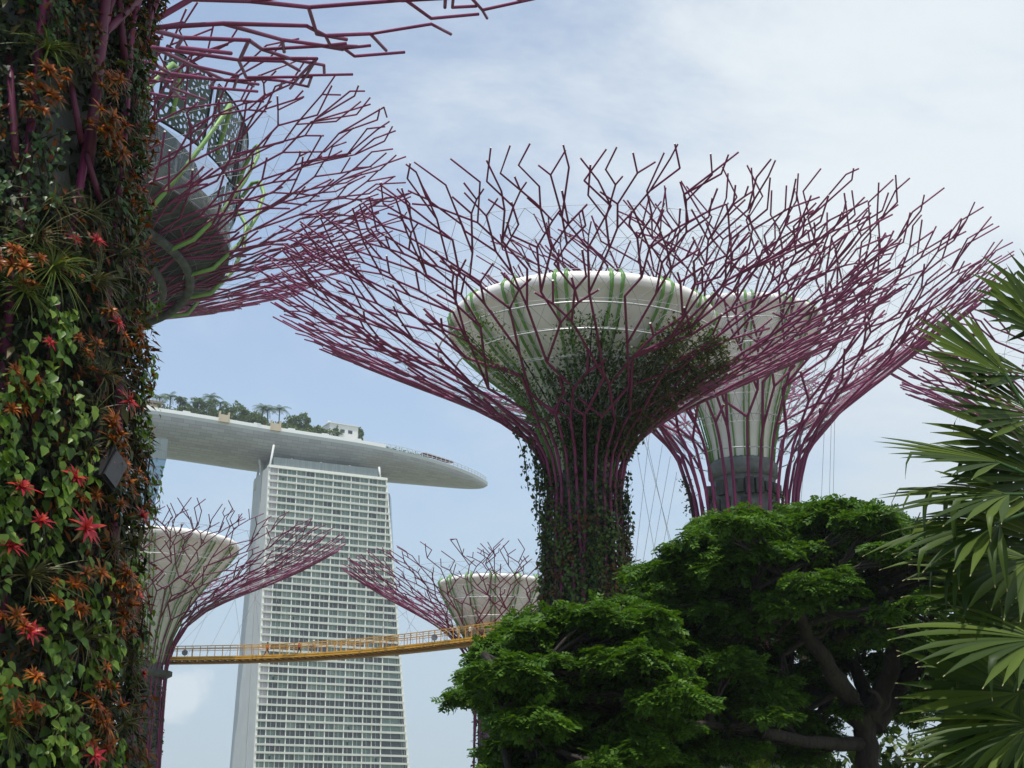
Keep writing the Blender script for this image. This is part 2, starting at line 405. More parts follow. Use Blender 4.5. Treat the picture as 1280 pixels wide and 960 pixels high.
# --- the taller one behind it
YC = 105.0; kC = YC/125.0
XC = xat(925, YC, 33)
profC = scaled([(4.75, 0), (4.65, 26), (4.7, 29.5), (5.1, 32.5), (6.1, 36), (7.9, 38.8), (10.6, 41.2), (14, 43.8), (18.2, 47.0), (22, 49.9), (26, 53.0)], kC)
coreC = scaled([(3.2, 0), (3.1, 30), (2.8, 35.4)], kC)
bowlC = scaled([(2.75, 35), (3.0, 37), (3.7, 40), (4.8, 43), (6.3, 45.6), (7.6, 47.6), (8.2, 48.6)], kC)
C, pfC = supertree('tall supertree behind the middle one with a slender white funnel and bare magenta ribs', XC, YC, profC, coreC, bowlC,
                   nrib=30, rad0=.145, rad1=.057, seg=2.8, seed=11, split_w=1.3, neck_h=30*kC, fork_r=6.6*kC, nfin=14, core_mat='concrete',
                   hoops=scaled([(9.6, 46.6), (8.4, 44.6), (7.0, 42), (5.6, 38.6), (4.9, 35.6)], kC), cable_r=.018)
m = MB(); m.lathe(scaled([(2.9, 33.6), (3.25, 33.8), (3.3, 34.9), (2.95, 35.3)], kC), 32); m.build('collar', M['concrete'], C)
for j in range(22):
    for q, zc in ((0, 26.5), (.5, 28.6), (0, 30.7), (.5, 32.4)):
        if random.random() < .3: continue
        a = 2*math.pi*(j+q)/22; m = MB() if (j, q, zc) == (0, 0, 26.5) else m; n_ = np.array((math.cos(a), math.sin(a), 0))
        m.box(n_*3.18*kC+np.array((0, 0, zc*kC)), (.55, .66, random.uniform(.7, 1.3)), n_, (-n_[1], n_[0], 0))
o = m.build('planting_blocks', M['dark_concrete'], C); o['kind'] = 'stuff'
# --- the small one at the left end of the skyway
YD = 165.0; XD = xat(192, YD, 30)
profD = [(2.5, 0), (2.35, 18), (2.4, 20.5), (3.0, 23), (4.4, 25.6), (7, 27.9), (10.5, 29.7), (14.5, 31.5), (19, 33.8), (22.8, 36.2)]
coreD = [(1.9, 0), (1.9, 21.5)]
bowlD = [(1.9, 21), (2.6, 24), (4.0, 27.4), (6.2, 30.6), (8.4, 33), (9.6, 34.6)]
D_, pfD = supertree('supertree with a wide white bowl rising at the left end of the yellow footbridge', XD, YD, profD, coreD, bowlD,
                    nrib=24, rad0=.12, rad1=.052, seg=2.5, seed=21, split_w=1.45, neck_h=20.5, fork_r=4.4, nfin=16, hoops=[(10.2, 32.4), (8.6, 30.6)], k=5, cable_r=.022)
# --- the small one at the right end of the skyway
YE = 155.0; XE = xat(617, YE, 26)
profE = [(2.3, 0), (2.1, 15), (2.1, 17.6), (2.6, 19.6), (3.8, 21.6), (5.8, 23.6), (8.6, 25.3), (12, 27.1), (15, 28.9), (17.2, 30.3)]
coreE = [(1.7, 0), (1.7, 18.5)]
bowlE = [(1.7, 18), (2.1, 20), (3.2, 22.8), (4.6, 25.2), (5.7, 27.2), (6.1, 28.2)]
E_, pfE = supertree('smallest supertree half hidden by the vine-covered trunk, at the right end of the footbridge', XE, YE, profE, coreE, bowlE,
                    nrib=22, rad0=.10, rad1=.047, seg=2.0, seed=33, split_w=1.25, neck_h=17.6, fork_r=3.6, nfin=14, hoops=[(6.8, 26.2), (5.4, 24.4)], k=5, cable_r=.02)
# --- the one whose canopy shows at the right edge
YF = 130.0; XF = xat(1428, YF, 46)
profF = [(4.6, 0), (4.5, 27), (4.8, 30), (6.2, 34), (9.2, 38), (14, 42), (19.4, 45.6), (24.8, 48.6)]
coreF = [(3, 0), (2.8, 33)]
bowlF = [(2.6, 32), (3.4, 36), (5.4, 40), (7.6, 43), (8.4, 44.5)]
F_, pfF = supertree('supertree at the right edge whose magenta branch tips show above the fan palm', XF, YF, profF, coreF, bowlF,
                    nrib=22, rad0=.18, rad1=.085, seg=2.9, seed=47, split_w=1.7, neck_h=30, fork_r=7.0, nfin=16, hoops=[(9.2, 42.4)], k=5, cable_r=.02)
# --- the great one at the left that carries a restaurant
YB = 95.0; XB = xat(-15, YB, 45)
kB = YB
profB = [(a*kB, b*kB+1.6) for a, b in [(.046, -.02), (.045, .26), (.046, .30), (.055, .335), (.075, .368), (.11, .40), (.155, .432), (.21, .458), (.27, .484), (.335, .512)]]
coreB = [(.03*kB, 0), (.028*kB, .40*kB)]
B_, pfB = supertree('huge supertree behind the near planted trunk, carrying a round rooftop restaurant', XB, YB, profB, coreB, None,
                    nrib=32, rad0=.15, rad1=.062, seg=3.0, seed=56, split_w=1.6, neck_h=.30*kB, fork_r=.085*kB, hoops=[(a*kB, b*kB+1.6) for a, b in [(.13, .42), (.155, .438), (.10, .397)]], cable_r=.017)

# restaurant platform held in that canopy
def restaurant():
    k = kB
    P = lambda a, b: (a*k*1.07, b*k+1.6)
    b = MB()
    # soffit: stepped grey-green concrete rings with gaps
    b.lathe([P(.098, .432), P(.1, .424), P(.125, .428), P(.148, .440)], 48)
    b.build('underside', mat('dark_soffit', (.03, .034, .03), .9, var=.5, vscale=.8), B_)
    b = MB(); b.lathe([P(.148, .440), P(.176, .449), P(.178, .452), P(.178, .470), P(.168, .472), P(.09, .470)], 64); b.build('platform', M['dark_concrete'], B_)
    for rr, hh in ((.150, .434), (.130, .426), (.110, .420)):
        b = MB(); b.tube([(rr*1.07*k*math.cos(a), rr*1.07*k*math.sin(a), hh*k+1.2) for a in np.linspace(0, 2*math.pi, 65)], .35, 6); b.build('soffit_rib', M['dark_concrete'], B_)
    gl = mat('restaurant_glass', (.06, .10, .16), .1, spec=.8)
    b = MB(); b.lathe([P(.150, .472), P(.152, .52)], 48); b.build('window_band', gl, B_)
    b = MB(); b.lathe([P(.179, .452), P(.1795, .498)], 64)
    m = bpy.data.materials.new('clear_balustrade'); m.use_nodes = True; t = m.node_tree; pb = t.nodes['Principled BSDF']
    pb.inputs['Base Color'].default_value = (.3, .36, .35, 1); pb.inputs['Alpha'].default_value = .22; pb.inputs['Roughness'].default_value = .1
    b.build('balustrade', m, B_)
    # dark patterned screens: random lattice with holes
    m = bpy.data.materials.new('perforated_screen'); m.use_nodes = True; t = m.node_tree; pb = t.nodes['Principled BSDF']
    tcn = t.nodes.new('ShaderNodeTexCoord'); vo = t.nodes.new('ShaderNodeTexVoronoi'); vo.feature = 'DISTANCE_TO_EDGE'; vo.inputs['Scale'].default_value = 2.2
    t.links.new(tcn.outputs['Object'], vo.inputs['Vector'])
    mr_ = t.nodes.new('ShaderNodeMath'); mr_.operation = 'LESS_THAN'; mr_.inputs[1].default_value = .23
    t.links.new(vo.outputs['Distance'], mr_.inputs[0]); t.links.new(mr_.outputs[0], pb.inputs['Alpha'])
    pb.inputs['Base Color'].default_value = (.012, .035, .022, 1); pb.inputs['Roughness'].default_value = .5
    n = 20
    for i in range(n):
        a0 = 2*math.pi*i/n+.02; a1 = 2*math.pi*(i+1)/n-.02
        b = MB(); b.lathe([P(.181, .500), P(.186, .560)], 6, a0=a0, a1=a1)
        o = b.build('screen', m, B_)
        f = MB()
        for rr, hh in ((.181, .500), (.186, .560)):
            f.tube([(rr*1.07*k*math.cos(a), rr*1.07*k*math.sin(a), hh*k+1.6) for a in np.linspace(a0, a1, 7)], .1, 4)
        for a in (a0, a1): f.tube([(.181*1.07*k*math.cos(a), .181*1.07*k*math.sin(a), .5*k+1.6), (.186*1.07*k*math.cos(a), .186*1.07*k*math.sin(a), .56*k+1.6)], .1, 4)
        f.build('frame', M['black'], o)
    # pale green tubes that loop over the rim
    n = 20
    for i in range(n):
        a = 2*math.pi*(i+.3)/n; q = np.array((math.cos(a), math.sin(a), 0)); t_ = np.array((-q[1], q[0], 0))
        pts = []
        for rr, hh, sd_ in ((.150, .428, 0), (.168, .435, .0), (.186, .462, .008), (.196, .492, .02), (.199, .52, .034), (.194, .537, .046), (.187, .54, .055), (.178, .527, .06), (.172, .507, .06)):
            pts.append(q*rr*1.07*k+t_*sd_*k+np.array((0, 0, hh*k+1.6)))
        b = MB(); b.tube(pts, .17, 8, cap=3); b.build('loop', M['fin_pale'], B_)
restaurant()
# ------------------------------------------------------------------ hotel tower with the boat-shaped roof park
M['glass'] = mat('curtained_glass', (.135, .20, .18), .4, var=.2, vscale=.9)
M['glass_pale'] = mat('drawn_curtain_glass', (.20, .26, .235), .45, var=.2, vscale=.9)
M['glass_mid'] = mat('half_drawn_glass', (.09, .14, .135), .4, var=.3, vscale=.9)
M['glass_dark'] = mat('dark_glass', (.05, .065, .075), .35, var=.3, vscale=.9)
M['open'] = mat('open_window', (.01, .012, .015), .4)
M['panel'] = mat('lilac_panel', (.40, .39, .42), .5)
M['louvre'] = mat('grey_louvre', (.15, .19, .195), .5, var=.25, vscale=2.0, streak=(1, 1, .02))
M['blue_glass'] = mat('blue_glass', (.10, .20, .30), .15, var=.2, vscale=.1, spec=.8)
zT = 149.0
# corner columns of the facade, from sightlines at the top and near the bottom, each at its own distance
fl0, fr0 = at(336, 584, 561), at(483, 604, 584)
zT = fl0[2]; fr0[2] = zT
fl1, fr1 = at(317, 960, 556), at(511, 960, 586)
zb = (fl1[2]+fr1[2])/2; fl1[2] = fr1[2] = zb
el0, el1 = at(309, 607, 0.001), None
def lerp(a, b, t): return a+(b-a)*t
def facade(u, z):
    """u 0..1 across the front, z height -> world point"""
    t = (zT-z)/(zT-zb)
    return lerp(lerp(fl0, fl1, t), lerp(fr0, fr1, t), u)*np.array((1, 1, 0))+np.array((0, 0, z))
uvec = nrm((fr0-fl0)*np.array((1, 1, 0))); vvec = np.array((-uvec[1], uvec[0], 0))   # along front, into the depth
root = thing('hotel_tower', 'tall pale hotel tower with rows of balconies, under the boat-shaped roof park', 'building', (fl1[0], fl1[1], 0), 'hotel towers carrying the roof park')
org = np.array((fl1[0], fl1[1], 0))
NF = 50; fh = (zT-zb)/39.6
def FP(u, z, off=0.): return facade(u, z)-vvec*off-org
W0 = np.linalg.norm((fr0-fl0)[:2])
# bay borders are plumb with the left edge and the wall widens on the right: metres along the front
bays = np.r_[0, 4.2, 4.2+np.arange(1, 13)*((W0-4.2)/12)]
def width(z): return np.linalg.norm((facade(1, z)-facade(0, z))[:2])
mb = MB()     # main wall body behind the windows
dep0, dep1 = 23.0, 25.0
def body_ring(z, back, inset=.9):
    a, b = FP(0, z, -inset), FP(1, z, -inset); return [a, b, b+vvec*back, a+vvec*back]
zbot = 0.0
zl = np.linspace(zbot, zT, 41); mb.loft([body_ring(z, lerp(40, 22, z/zT), 1.0) for z in zl], True, sm=False); n_ = mb.add(body_ring(zT, 22, 1.0)); mb.face((n_, n_+1, n_+2, n_+3)); mb.build('wall', M['endwall'], root)
# end wall cladding slabs with the dark joint between them
def endp(d, z, off): return FP(0, z, -d)-uvec*off
for d0, d1 in ((-.3, .40), (.44, 1.0)):
    m = MB()
    def dd(f, z): t = (zT-z)/(zT-zb); return f*(22.5+5*t) if f > 0 else f
    za = zT+.2 if d0 < 0 else zT-1.0
    lo = [endp(dd(d0, zbot), zbot, .35), endp(dd(d0, zbot), zbot, -.3), endp(dd(d1, zbot), zbot, -.3), endp(dd(d1, zbot), zbot, .35)]
    hi = [endp(dd(d0, za), za, .35), endp(dd(d0, za), za, -.3), endp(dd(d1, za), za, -.3), endp(dd(d1, za), za, .35)]
    m.hexa(lo+hi); m.build('end_wall', M['endwall'], root)
m = MB(); m.hexa([endp(dd(.395, z), z, o) for z in (zbot,) for o in (.1, -.2)]+[endp(dd(.445, zbot), zbot, -.2), endp(dd(.445, zbot), zbot, .1)]+[endp(dd(.395, zT), zT, .1), endp(dd(.395, zT), zT, -.2), endp(dd(.445, zT), zT, -.2), endp(dd(.445, zT), zT, .1)]); m.build('wall_joint', M['darkgap'], root)
# floors
rest = MB(); nwin = 0
rd = random.Random(5)
for k in range(NF):
    z1 = zT-k*fh; z0 = z1-fh
    if z0 < .3: break
    b = MB()          # balcony edge: pale band standing proud of the glass
    wz = width(z0)
    b.hexa([FP(0, z0, .5), FP(1, z0, .5), FP(1, z0, -.85), FP(0, z0, -.85), FP(0, z0+.82, .62), FP(1, z0+.82, .62), FP(1, z0+.82, -.85), FP(0, z0+.82, -.85)])
    b.build('balcony_band', M['cream'], root)
    wz = width(z0+1)
    bb = list(bays)+([wz-2.2] if wz-2.2 > bays[-1]+1.2 else [])+[wz]
    for i in range(len(bb)-1):
        if bb[i+1]-bb[i] < .7: continue
        u0, u1 = (bb[i]+.16)/wz, (bb[i+1]-.16)/wz
        dark = rd.random()
        mi = 3 if i == 0 and k < 32 else (2 if dark < .028 else (1 if (dark < .12+.012*k or k in (31, 32)) else rd.choice((0, 0, 5, 6))))
        tgt = rest if nwin >= 100 else MB()
        zz0, zz1 = z0+.82, z1-.06
        q = [FP(u0, zz0, -.55), FP(u1, zz0, -.55), FP(u1, zz1, -.55), FP(u0, zz1, -.55)]
        if mi == 2:
            uh = lerp(u0, u1, .35+.3*rd.random()); n = tgt.add([FP(uh-.006, zz0+.1, -.5), FP(uh+.006, zz0+.1, -.5), FP(uh+.006, zz1-.7, -.5), FP(uh-.006, zz1-.7, -.5)]); tgt.face((n, n+1, n+2, n+3), 2); mi = 0
        tgt.quad(*q, m=mi)
        um = lerp(u0, u1, .5); tgt.quad(FP(um-.0009, zz0, -.52), FP(um+.0009, zz0, -.52), FP(um+.0009, zz1, -.52), FP(um-.0009, zz1, -.52), m=4)
        if tgt is not rest: tgt.build('window', [M['glass'], M['glass_dark'], M['open'], M['panel'], M['cream'], M['glass_pale'], M['glass_mid']], root)
        nwin += 1
o = rest.build('windows', [M['glass'], M['glass_dark'], M['open'], M['panel'], M['cream'], M['glass_pale'], M['glass_mid']], root); o['kind'] = 'stuff'
for i, x in enumerate(bays):
    b = MB(); wd = .3 if (i == 0 or i % 2 == 1) else .13
    if i == 0: wd = .8; x = .3
    b.hexa([FP((x-wd/2)/width(zbot+.1), zbot, .3), FP((x+wd/2)/width(zbot+.1), zbot, .3), FP((x+wd/2)/width(zbot+.1), zbot, -.8), FP((x-wd/2)/width(zbot+.1), zbot, -.8),
            FP((x-wd/2)/width(zT), zT, .3), FP((x+wd/2)/width(zT), zT, .3), FP((x+wd/2)/width(zT), zT, -.8), FP((x-wd/2)/width(zT), zT, -.8)])
    b.build('column', M['cream'], root)
b = MB(); b.hexa([FP(u, z, o_) for z in (zbot, zT) for u, o_ in ((.992, .45), (1.004, .45), (1.004, -1.2), (.992, -1.2))]); b.build('column', M['cream'], root)
b = MB(); b.hexa([FP(u, z, o_) for z in (zT-.05, zT+1.1) for u, o_ in ((-.004, .7), (1.006, .7), (1.006, -2), (-.004, -2))]); b.build('roof_edge', M['cream'], root)
b = MB(); b.hexa([FP(u, z, o_) for z in (zT+1.1, zT+5.0) for u, o_ in ((.045, -.6), (.935, -.6), (.935, -18), (.045, -18))]); b.build('plant_screen', M['louvre'], root)
for u, d in ((-.0, 1.5), (.02, 12), (-.01, 19), (.22, 5), (.47, 5), (.72, 5), (.955, 1.5)):
    b = MB(); p = FP(u, zT, -max(0, d-.0)); q = p+np.array((0, 0, 11.0 if u < .03 else 6.6))+vvec*2+(uvec*2.6 if u < .03 else 0)*(1 if d != 12 else -1)
    p[2] -= 6 if (u < .03 and d > 1) else -.9
    b.tube([p, q], .5, 8, cap=3); b.build('strut', M['endwall'], root)
# the slab behind, seen as a narrow blue-grey strip to the right
m = MB(); a0 = FP(1, zT-8, -24)+uvec*1.5
pa = at(487, 617, 612)-org; pb = at(497, 760, 612)-org; pb[2] = 0
m.hexa([np.array((pa[0]-30, pa[1]-14, 0)), np.array((pb[0]+6, pb[1], 0)), np.array((pb[0]+6, pb[1]+8, 0)), np.array((pa[0]-30, pa[1]-4, 0)),
        np.array((pa[0]-30, pa[1]-14, pa[2])), pa, pa+np.array((0, 8, 0)), np.array((pa[0]-30, pa[1]-4, pa[2]))]); m.build('rear_slab', M['blue_glass'], root)

# second tower: only its slanting blue glass edge shows beside the planted trunk
p0 = at(208, 574, 505); p1 = at(178, 690, 500)
root2 = thing('hotel_tower', 'hotel tower with a slanting blue glass side, mostly hidden by the near planted trunk', 'building', (p0[0]-40, p0[1], 0), 'hotel towers carrying the roof park')
o2 = np.array((p0[0]-40, p0[1], 0))
sl = (p1-p0)/(p0[2]-p1[2]); zr = p0[2]
foot = p0+sl*zr
m = MB()
def ring2(z):
    p = p0+sl*(zr-z); p[2] = z
    a = p-o2; return [a-uvec*1-uvec*46, a, a+vvec*20, a+vvec*20-uvec*46]
m.hexa(ring2(zr-75)+ring2(zr)); m.build('glass_wall', M['blue_glass'], root2)
m = MB(); lo = [q*np.array((1, 1, 0)) for q in ring2(zr-75)]; m.hexa(lo+ring2(zr-75.05)); m.build('base_wall', M['endwall'], root2)
for k in range(24):
    z = zr-k*fh; m = MB(); r4 = ring2(z); n_ = -vvec*.12; m.hexa([q+n_-np.array((0, 0, .2)) for q in r4]+[q+n_ for q in r4]); m.build('floor_line', M['louvre'], root2)
m = MB(); r4 = ring2(zr); m.hexa([q+np.array((0, 0, .02)) for q in r4]+[q+np.array((0, 0, 8)) for q in r4]); m.build('plant_screen', M['louvre'], root2)

# --- roof park hull
HD = zT+18.0            # deck height
near_px = [(60, 500), (120, 506), (190, 513), (260, 524), (330, 536), (390, 545), (450, 554), (500, 563.5), (540, 574), (570, 583.5), (592, 592.5), (604, 598.5), (609.5, 603)]
NP = np.array([atz(px, py, HD) for px, py in near_px])
# resample smoothly
dd_ = np.r_[0, np.cumsum(np.linalg.norm(np.diff(NP[:, :2], axis=0), axis=1))]
ts = np.linspace(0, dd_[-1], 73); NE = np.stack([np.interp(ts, dd_, NP[:, i]) for i in range(3)], 1)
for _ in range(6): NE[1:-1] = (NE[:-2]+2*NE[1:-1]+NE[2:])/4
tipL = dd_[-1]
axdir = nrm((NE[40]-NE[8])*np.array((1, 1, 0))); axn = np.array((-axdir[1], axdir[0], 0))
tip = NE[-1]
deck = thing('roof_park', 'long boat-shaped roof park with grey tiled underside lying across the hotel towers', 'roof park', tuple(tip*np.array((1, 1, 0))+np.array((0, 0, HD))))
do = tip*np.array((1, 1, 0))+np.array((0, 0, HD))
# the far edge mirrors the near edge about the long axis through the tip
HW = 19.0
def ring_at(i, zs=1.0):
    p = NE[i]; s_from_tip = tipL-ts[i]
    dist_axis = 0
    return p
mid0 = NE[8]+axn*HW*1.0
rings = []; mids = []; halfw = []
for i in range(len(ts)):
    st = tipL-ts[i]
    wdt = 2*HW*min(1, (max(st, .02)/95.0))**.62
    a = NE[i]; bfar = a+axn*wdt+axdir*.0
    depth = 11.5*min(1, (max(st, .02)/120.0))**.55+.25
    rg = []
    for j in range(25):
        th = math.pi*j/24
        cc = (1-math.cos(th))/2
        rg.append(a+(bfar-a)*cc+np.array((0, 0, -1.4-depth*math.sin(th)**.85)))
    rings.append(rg); mids.append((a+bfar)/2); halfw.append(wdt/2)
m = MB()
m.loft([[q-do for q in r] for r in rings], closed=False, uvs=lambda i, j: (ts[min(i, len(ts)-1)]/100, j*2.0/100))
# tiled underside
hm = bpy.data.materials.new('tiled_underside'); hm.use_nodes = True; t = hm.node_tree; pb_ = t.nodes['Principled BSDF']
uvn = t.nodes.new('ShaderNodeUVMap'); br = t.nodes.new('ShaderNodeTexBrick'); t.links.new(uvn.outputs[0], br.inputs['Vector'])
br.inputs['Scale'].default_value = 100; br.inputs['Brick Width'].default_value = 5.2; br.inputs['Row Height'].default_value = 1.7; br.inputs['Mortar Size'].default_value = .13; br.inputs['Mortar Smooth'].default_value = .6
br.inputs['Color1'].default_value = (.27, .27, .262, 1); br.inputs['Color2'].default_value = (.36, .36, .35, 1); br.inputs['Mortar'].default_value = (.19, .195, .19, 1)
t.links.new(br.outputs[0], pb_.inputs['Base Color']); pb_.inputs['Roughness'].default_value = .45; pb_.inputs['Metallic'].default_value = .15
m.build('hull', hm, deck)
m = MB()   # side fascia band and deck
m.loft([[r[0]-do+np.array((0, 0, 0)), r[0]-do+np.array((0, 0, 1.4))-axn*.35] for r in rings], closed=False)
m.loft([[r[-1]-do+np.array((0, 0, 1.4)), r[-1]-do] for r in rings], closed=False)
m.build('fascia', mat('pale_fascia', (.50, .53, .53), .4), deck)
m = MB(); m.loft([[r[0]-do+np.array((0, 0, 1.35)), r[-1]-do+np.array((0, 0, 1.35))] for r in rings], closed=False); m.build('deck', mat('timber_deck', (.42, .36, .28), .8, var=.2), deck)
white = mat('white_parapet', (.86, .86, .84), .5)
m = MB()
for i in range(0, 47):
    a, b = NE[i]-do, NE[i+1]-do
    m.hexa([a-axn*.4, b-axn*.4, b+axn*.6, a+axn*.6, a-axn*.4+(0, 0, 1.5+.5*(i % 5 == 2)), b-axn*.4+(0, 0, 1.5+.5*(i % 5 == 2)), b+axn*.6+(0, 0, 1.7), a+axn*.6+(0, 0, 1.7)])
m.build('parapet', white, deck)
rail_m = mat('glass_rail', (.55, .62, .62), .2)
for i in range(47, len(ts)-1):
    a = NE[i]-do; m = MB(); m.tube([a+axn*.4, a+axn*.4+(0, 0, 2.3)], .16, 4); m.build('rail_post', rail_m, deck)
m = MB(); m.tube([NE[i]-do+axn*.4+(0, 0, 2.3) for i in range(46, len(ts))], .14, 4); m.tube([NE[i]-do+axn*.4+(0, 0, 1.2) for i in range(46, len(ts))], .12, 4); m.build('railing', rail_m, deck)
m = MB(); m.loft([[r[0]-do+axn*5*min(1, halfw[i]/8)+(0, 0, -1), r[0]-do+axn*5*min(1, halfw[i]/8)+(0, 0, 3.0)] for i, r in enumerate(rings[:60])], closed=False)
m.build('terrace_wall', mat('sand_wall', (.48, .42, .33), .8, var=.25, vscale=.2), deck)

# --- things standing on the roof park
M['deckleaf'] = leafmat('rooftop_leaf', [(.05, .09, .03), (.09, .15, .04), (.14, .20, .05)], .5, .2)
M['palmleaf'] = leafmat('rooftop_palm_leaf', [(.05, .095, .04), (.08, .14, .05)], .5, .2)
def deck_pt(px, back=6):
    py = np.interp(px, [p[0] for p in near_px], [p[1] for p in near_px])
    return atz(px, py, HD)+axn*back
def palm_small(px, h, label, back=7, lean=0, seed=0, fr=11, fl=4.6):
    base = deck_pt(px, back); r_ = random.Random(seed+px)
    h *= 1.42; fl *= 1.3; t = thing('palm_tree', label, 'palm tree', tuple(base), 'palms on the roof park')
    top = np.array((lean, 0, h)); b = MB(); b.tube([(0, 0, -1), (lean*.3, 0, h*.5), top], [.34, .26, .24], 6); b.build('trunk', M['bark'], t)
    b = MB()
    for k in range(fr):
        a = 2*math.pi*k/fr+r_.uniform(-.2, .2); el = r_.uniform(.15, .95); q = np.array((math.cos(a), math.sin(a), 0))
        P = []
        for i in range(7):
            s = i/6; P.append(top+q*fl*s*math.cos(el*(1-.7*s))+np.array((0, 0, fl*(math.sin(el)*s-.75*s*s))))
        sd = np.cross(q, (0, 0, 1))
        for i in range(6):
            for sg in (-1, 1):
                for j in range(2):
                    s = (i+j*.5)/6; o = lerp(P[i], P[i+1], j*.5); L = 1.5*(1-.5*abs(s-.4)*1.6)
                    d = (P[i+1]-P[i]); d /= np.linalg.norm(d)
                    e = o+sd*sg*L*.8+d*L*.5+np.array((0, 0, -L*.45)); b.quad(o-d*.16, o+d*.16, e+d*.05, e-d*.05)
    b.build('crown', M['palmleaf'], t)
def bush(px, wd, h, label, back=5, cat='shrub', name='shrub', group='shrubs on the roof park', trunk=0., n=None, seed=1):
    h *= 1.45; wd *= 1.2; base = deck_pt(px, back); r_ = np.random.default_rng(seed+int(px*7))
    t = thing(name, label, cat, tuple(base), group)
    if trunk:
        b = MB(); b.tube([(0, 0, -1), (.3, 0, trunk), (.6, .2, trunk+h*.5)], [.3, .24, .12], 6); b.build('trunk', M['bark'], t)
    n = n or int(200+wd*h*18)
    d = nrm(r_.normal(size=(n, 3))); rr = r_.uniform(.45, 1, n)**.6
    lump = 1+.25*np.sin(d[:, 0]*5+px)+.2*np.sin(d[:, 2]*7+px*2)
    O = d*rr[:, None]*lump[:, None]*np.array((wd/2, wd/2.6, h/2))+np.array((0, 0, trunk+h/2))
    L = Leaves(); L.add(LANCE*np.array((2.4, 1, 1)), LANCE_F, O, d+r_.normal(size=(n, 3))*.7, r_.normal(size=(n, 3))+np.array((0, 0, 1.3)), r_.uniform(.6, 1.15, n)); L.build('foliage', M['deckleaf'], t)
for i, (px, h, bk, lb) in enumerate([
    (206, 6.2, 8, 'rooftop palm with a dense crown, the first beside the planted trunk'),
    (219, 7.4, 9, 'rooftop palm with upright fronds behind the first palm, left of the thin trio'),
    (229, 6.6, 7, 'thin-stemmed rooftop palm with a small tuft, first of a close trio'),
    (233, 6.9, 9, 'thin-stemmed rooftop palm with a small tuft, tallest in the middle of the trio'),
    (236, 5.6, 7, 'thin-stemmed rooftop palm with a small tuft, shortest of the trio'),
    (251, 6.4, 7, 'rooftop palm with drooping fronds, left one of the tall clump past the trio'),
    (272, 9.6, 10, 'tallest rooftop palm, feathery crown standing over the tall clump'),
    (281, 7.6, 8, 'rooftop palm with arching fronds right of the tallest palm'),
    (334, 8.4, 8, 'rooftop palm with ragged crown, first of three in a row before the broad tree'),
    (343, 8.2, 9, 'rooftop palm, middle one of three in a row before the broad tree'),
    (355, 8.8, 7, 'rooftop palm on a bare straight stem, last of three before the broad tree')]):
    small = px in (229, 233, 236)
    palm_small(px, h, lb, bk, (i % 3-1)*.5, i, 8 if small else 12, 2.2 if small else 4.3)
for i, (px, wd, h, bk, lb) in enumerate([
    (240, 9, 4.2, 8, 'low rooftop shrub beneath the thin palm trio'), (262, 9, 7.5, 9, 'leafy rooftop bush filling the tall palm clump'),
    (283, 7, 5.5, 6, 'rooftop bush under the arching palm, left of the beige box'), (303, 11, 7.2, 8, 'large rounded rooftop bush right of the first beige box'),
    (318, 9, 5.8, 6, 'yellowish rooftop bush between the two beige boxes'), (328, 8, 4.2, 4, 'low dark rooftop bush by the second beige box'),
    (360, 7, 3.6, 6, 'low rooftop bush at the foot of the bare-stemmed palm'), (371, 8, 5.2, 9, 'rooftop bush just before the broad-crowned tree'),
    (392, 9, 5, 7, 'rooftop bush beneath the broad-crowned tree'), (405, 8, 4.2, 5, 'rooftop bush before the white pavilion'), (421, 8, 4.8, 5, 'rooftop bush against the left end of the white pavilion')]):
    bush(px, wd, h, lb, bk, seed=i)
bush(383, 8.5, 5.0, 'broad-crowned rooftop tree on a short trunk before the white pavilion', 8, 'tree', 'broadleaf_tree', None, 4.5)
bush(452, 3.6, 5.2, 'narrow rooftop tree at the right end of the white pavilion', 4, 'tree', 'broadleaf_tree', None, .8)
# clipped hedge along the parapet
def hedge(p0_, p1_, h, label, back, n, wd=2.2):
    a, b_ = deck_pt(p0_, back), deck_pt(p1_, back); t = thing('hedge', label, 'hedge', tuple(a), None)
    r_ = np.random.default_rng(int(p0_)); s = r_.uniform(0, 1, n)
    py = np.array([deck_pt(p0_+(p1_-p0_)*q, back) for q in s])-a
    O = py+np.stack([r_.normal(size=n)*wd*.3, r_.normal(size=n)*wd*.3, 1.2+r_.uniform(0, 1, n)*h*(.7+.3*np.sin(s*40))], 1)
    L = Leaves(); L.add(LANCE*np.array((2.4, 1, 1)), LANCE_F, O, r_.normal(size=(n, 3)), r_.normal(size=(n, 3))+np.array((0, 0, 1.5)), r_.uniform(.55, 1.0, n)); L.build('foliage', M['deckleaf'], t)
hedge(200, 352, 4.6, 'tall dense planting strip behind the white parapet, under the rooftop palms', 5.0, 2600, 3)
hedge(352, 410, 3.0, 'long low hedge along the roof park parapet before the white pavilion', 2.4, 900)
hedge(462, 540, 1.7, 'thin strip of hedge along the roof park towards its tip', 5.5, 520)
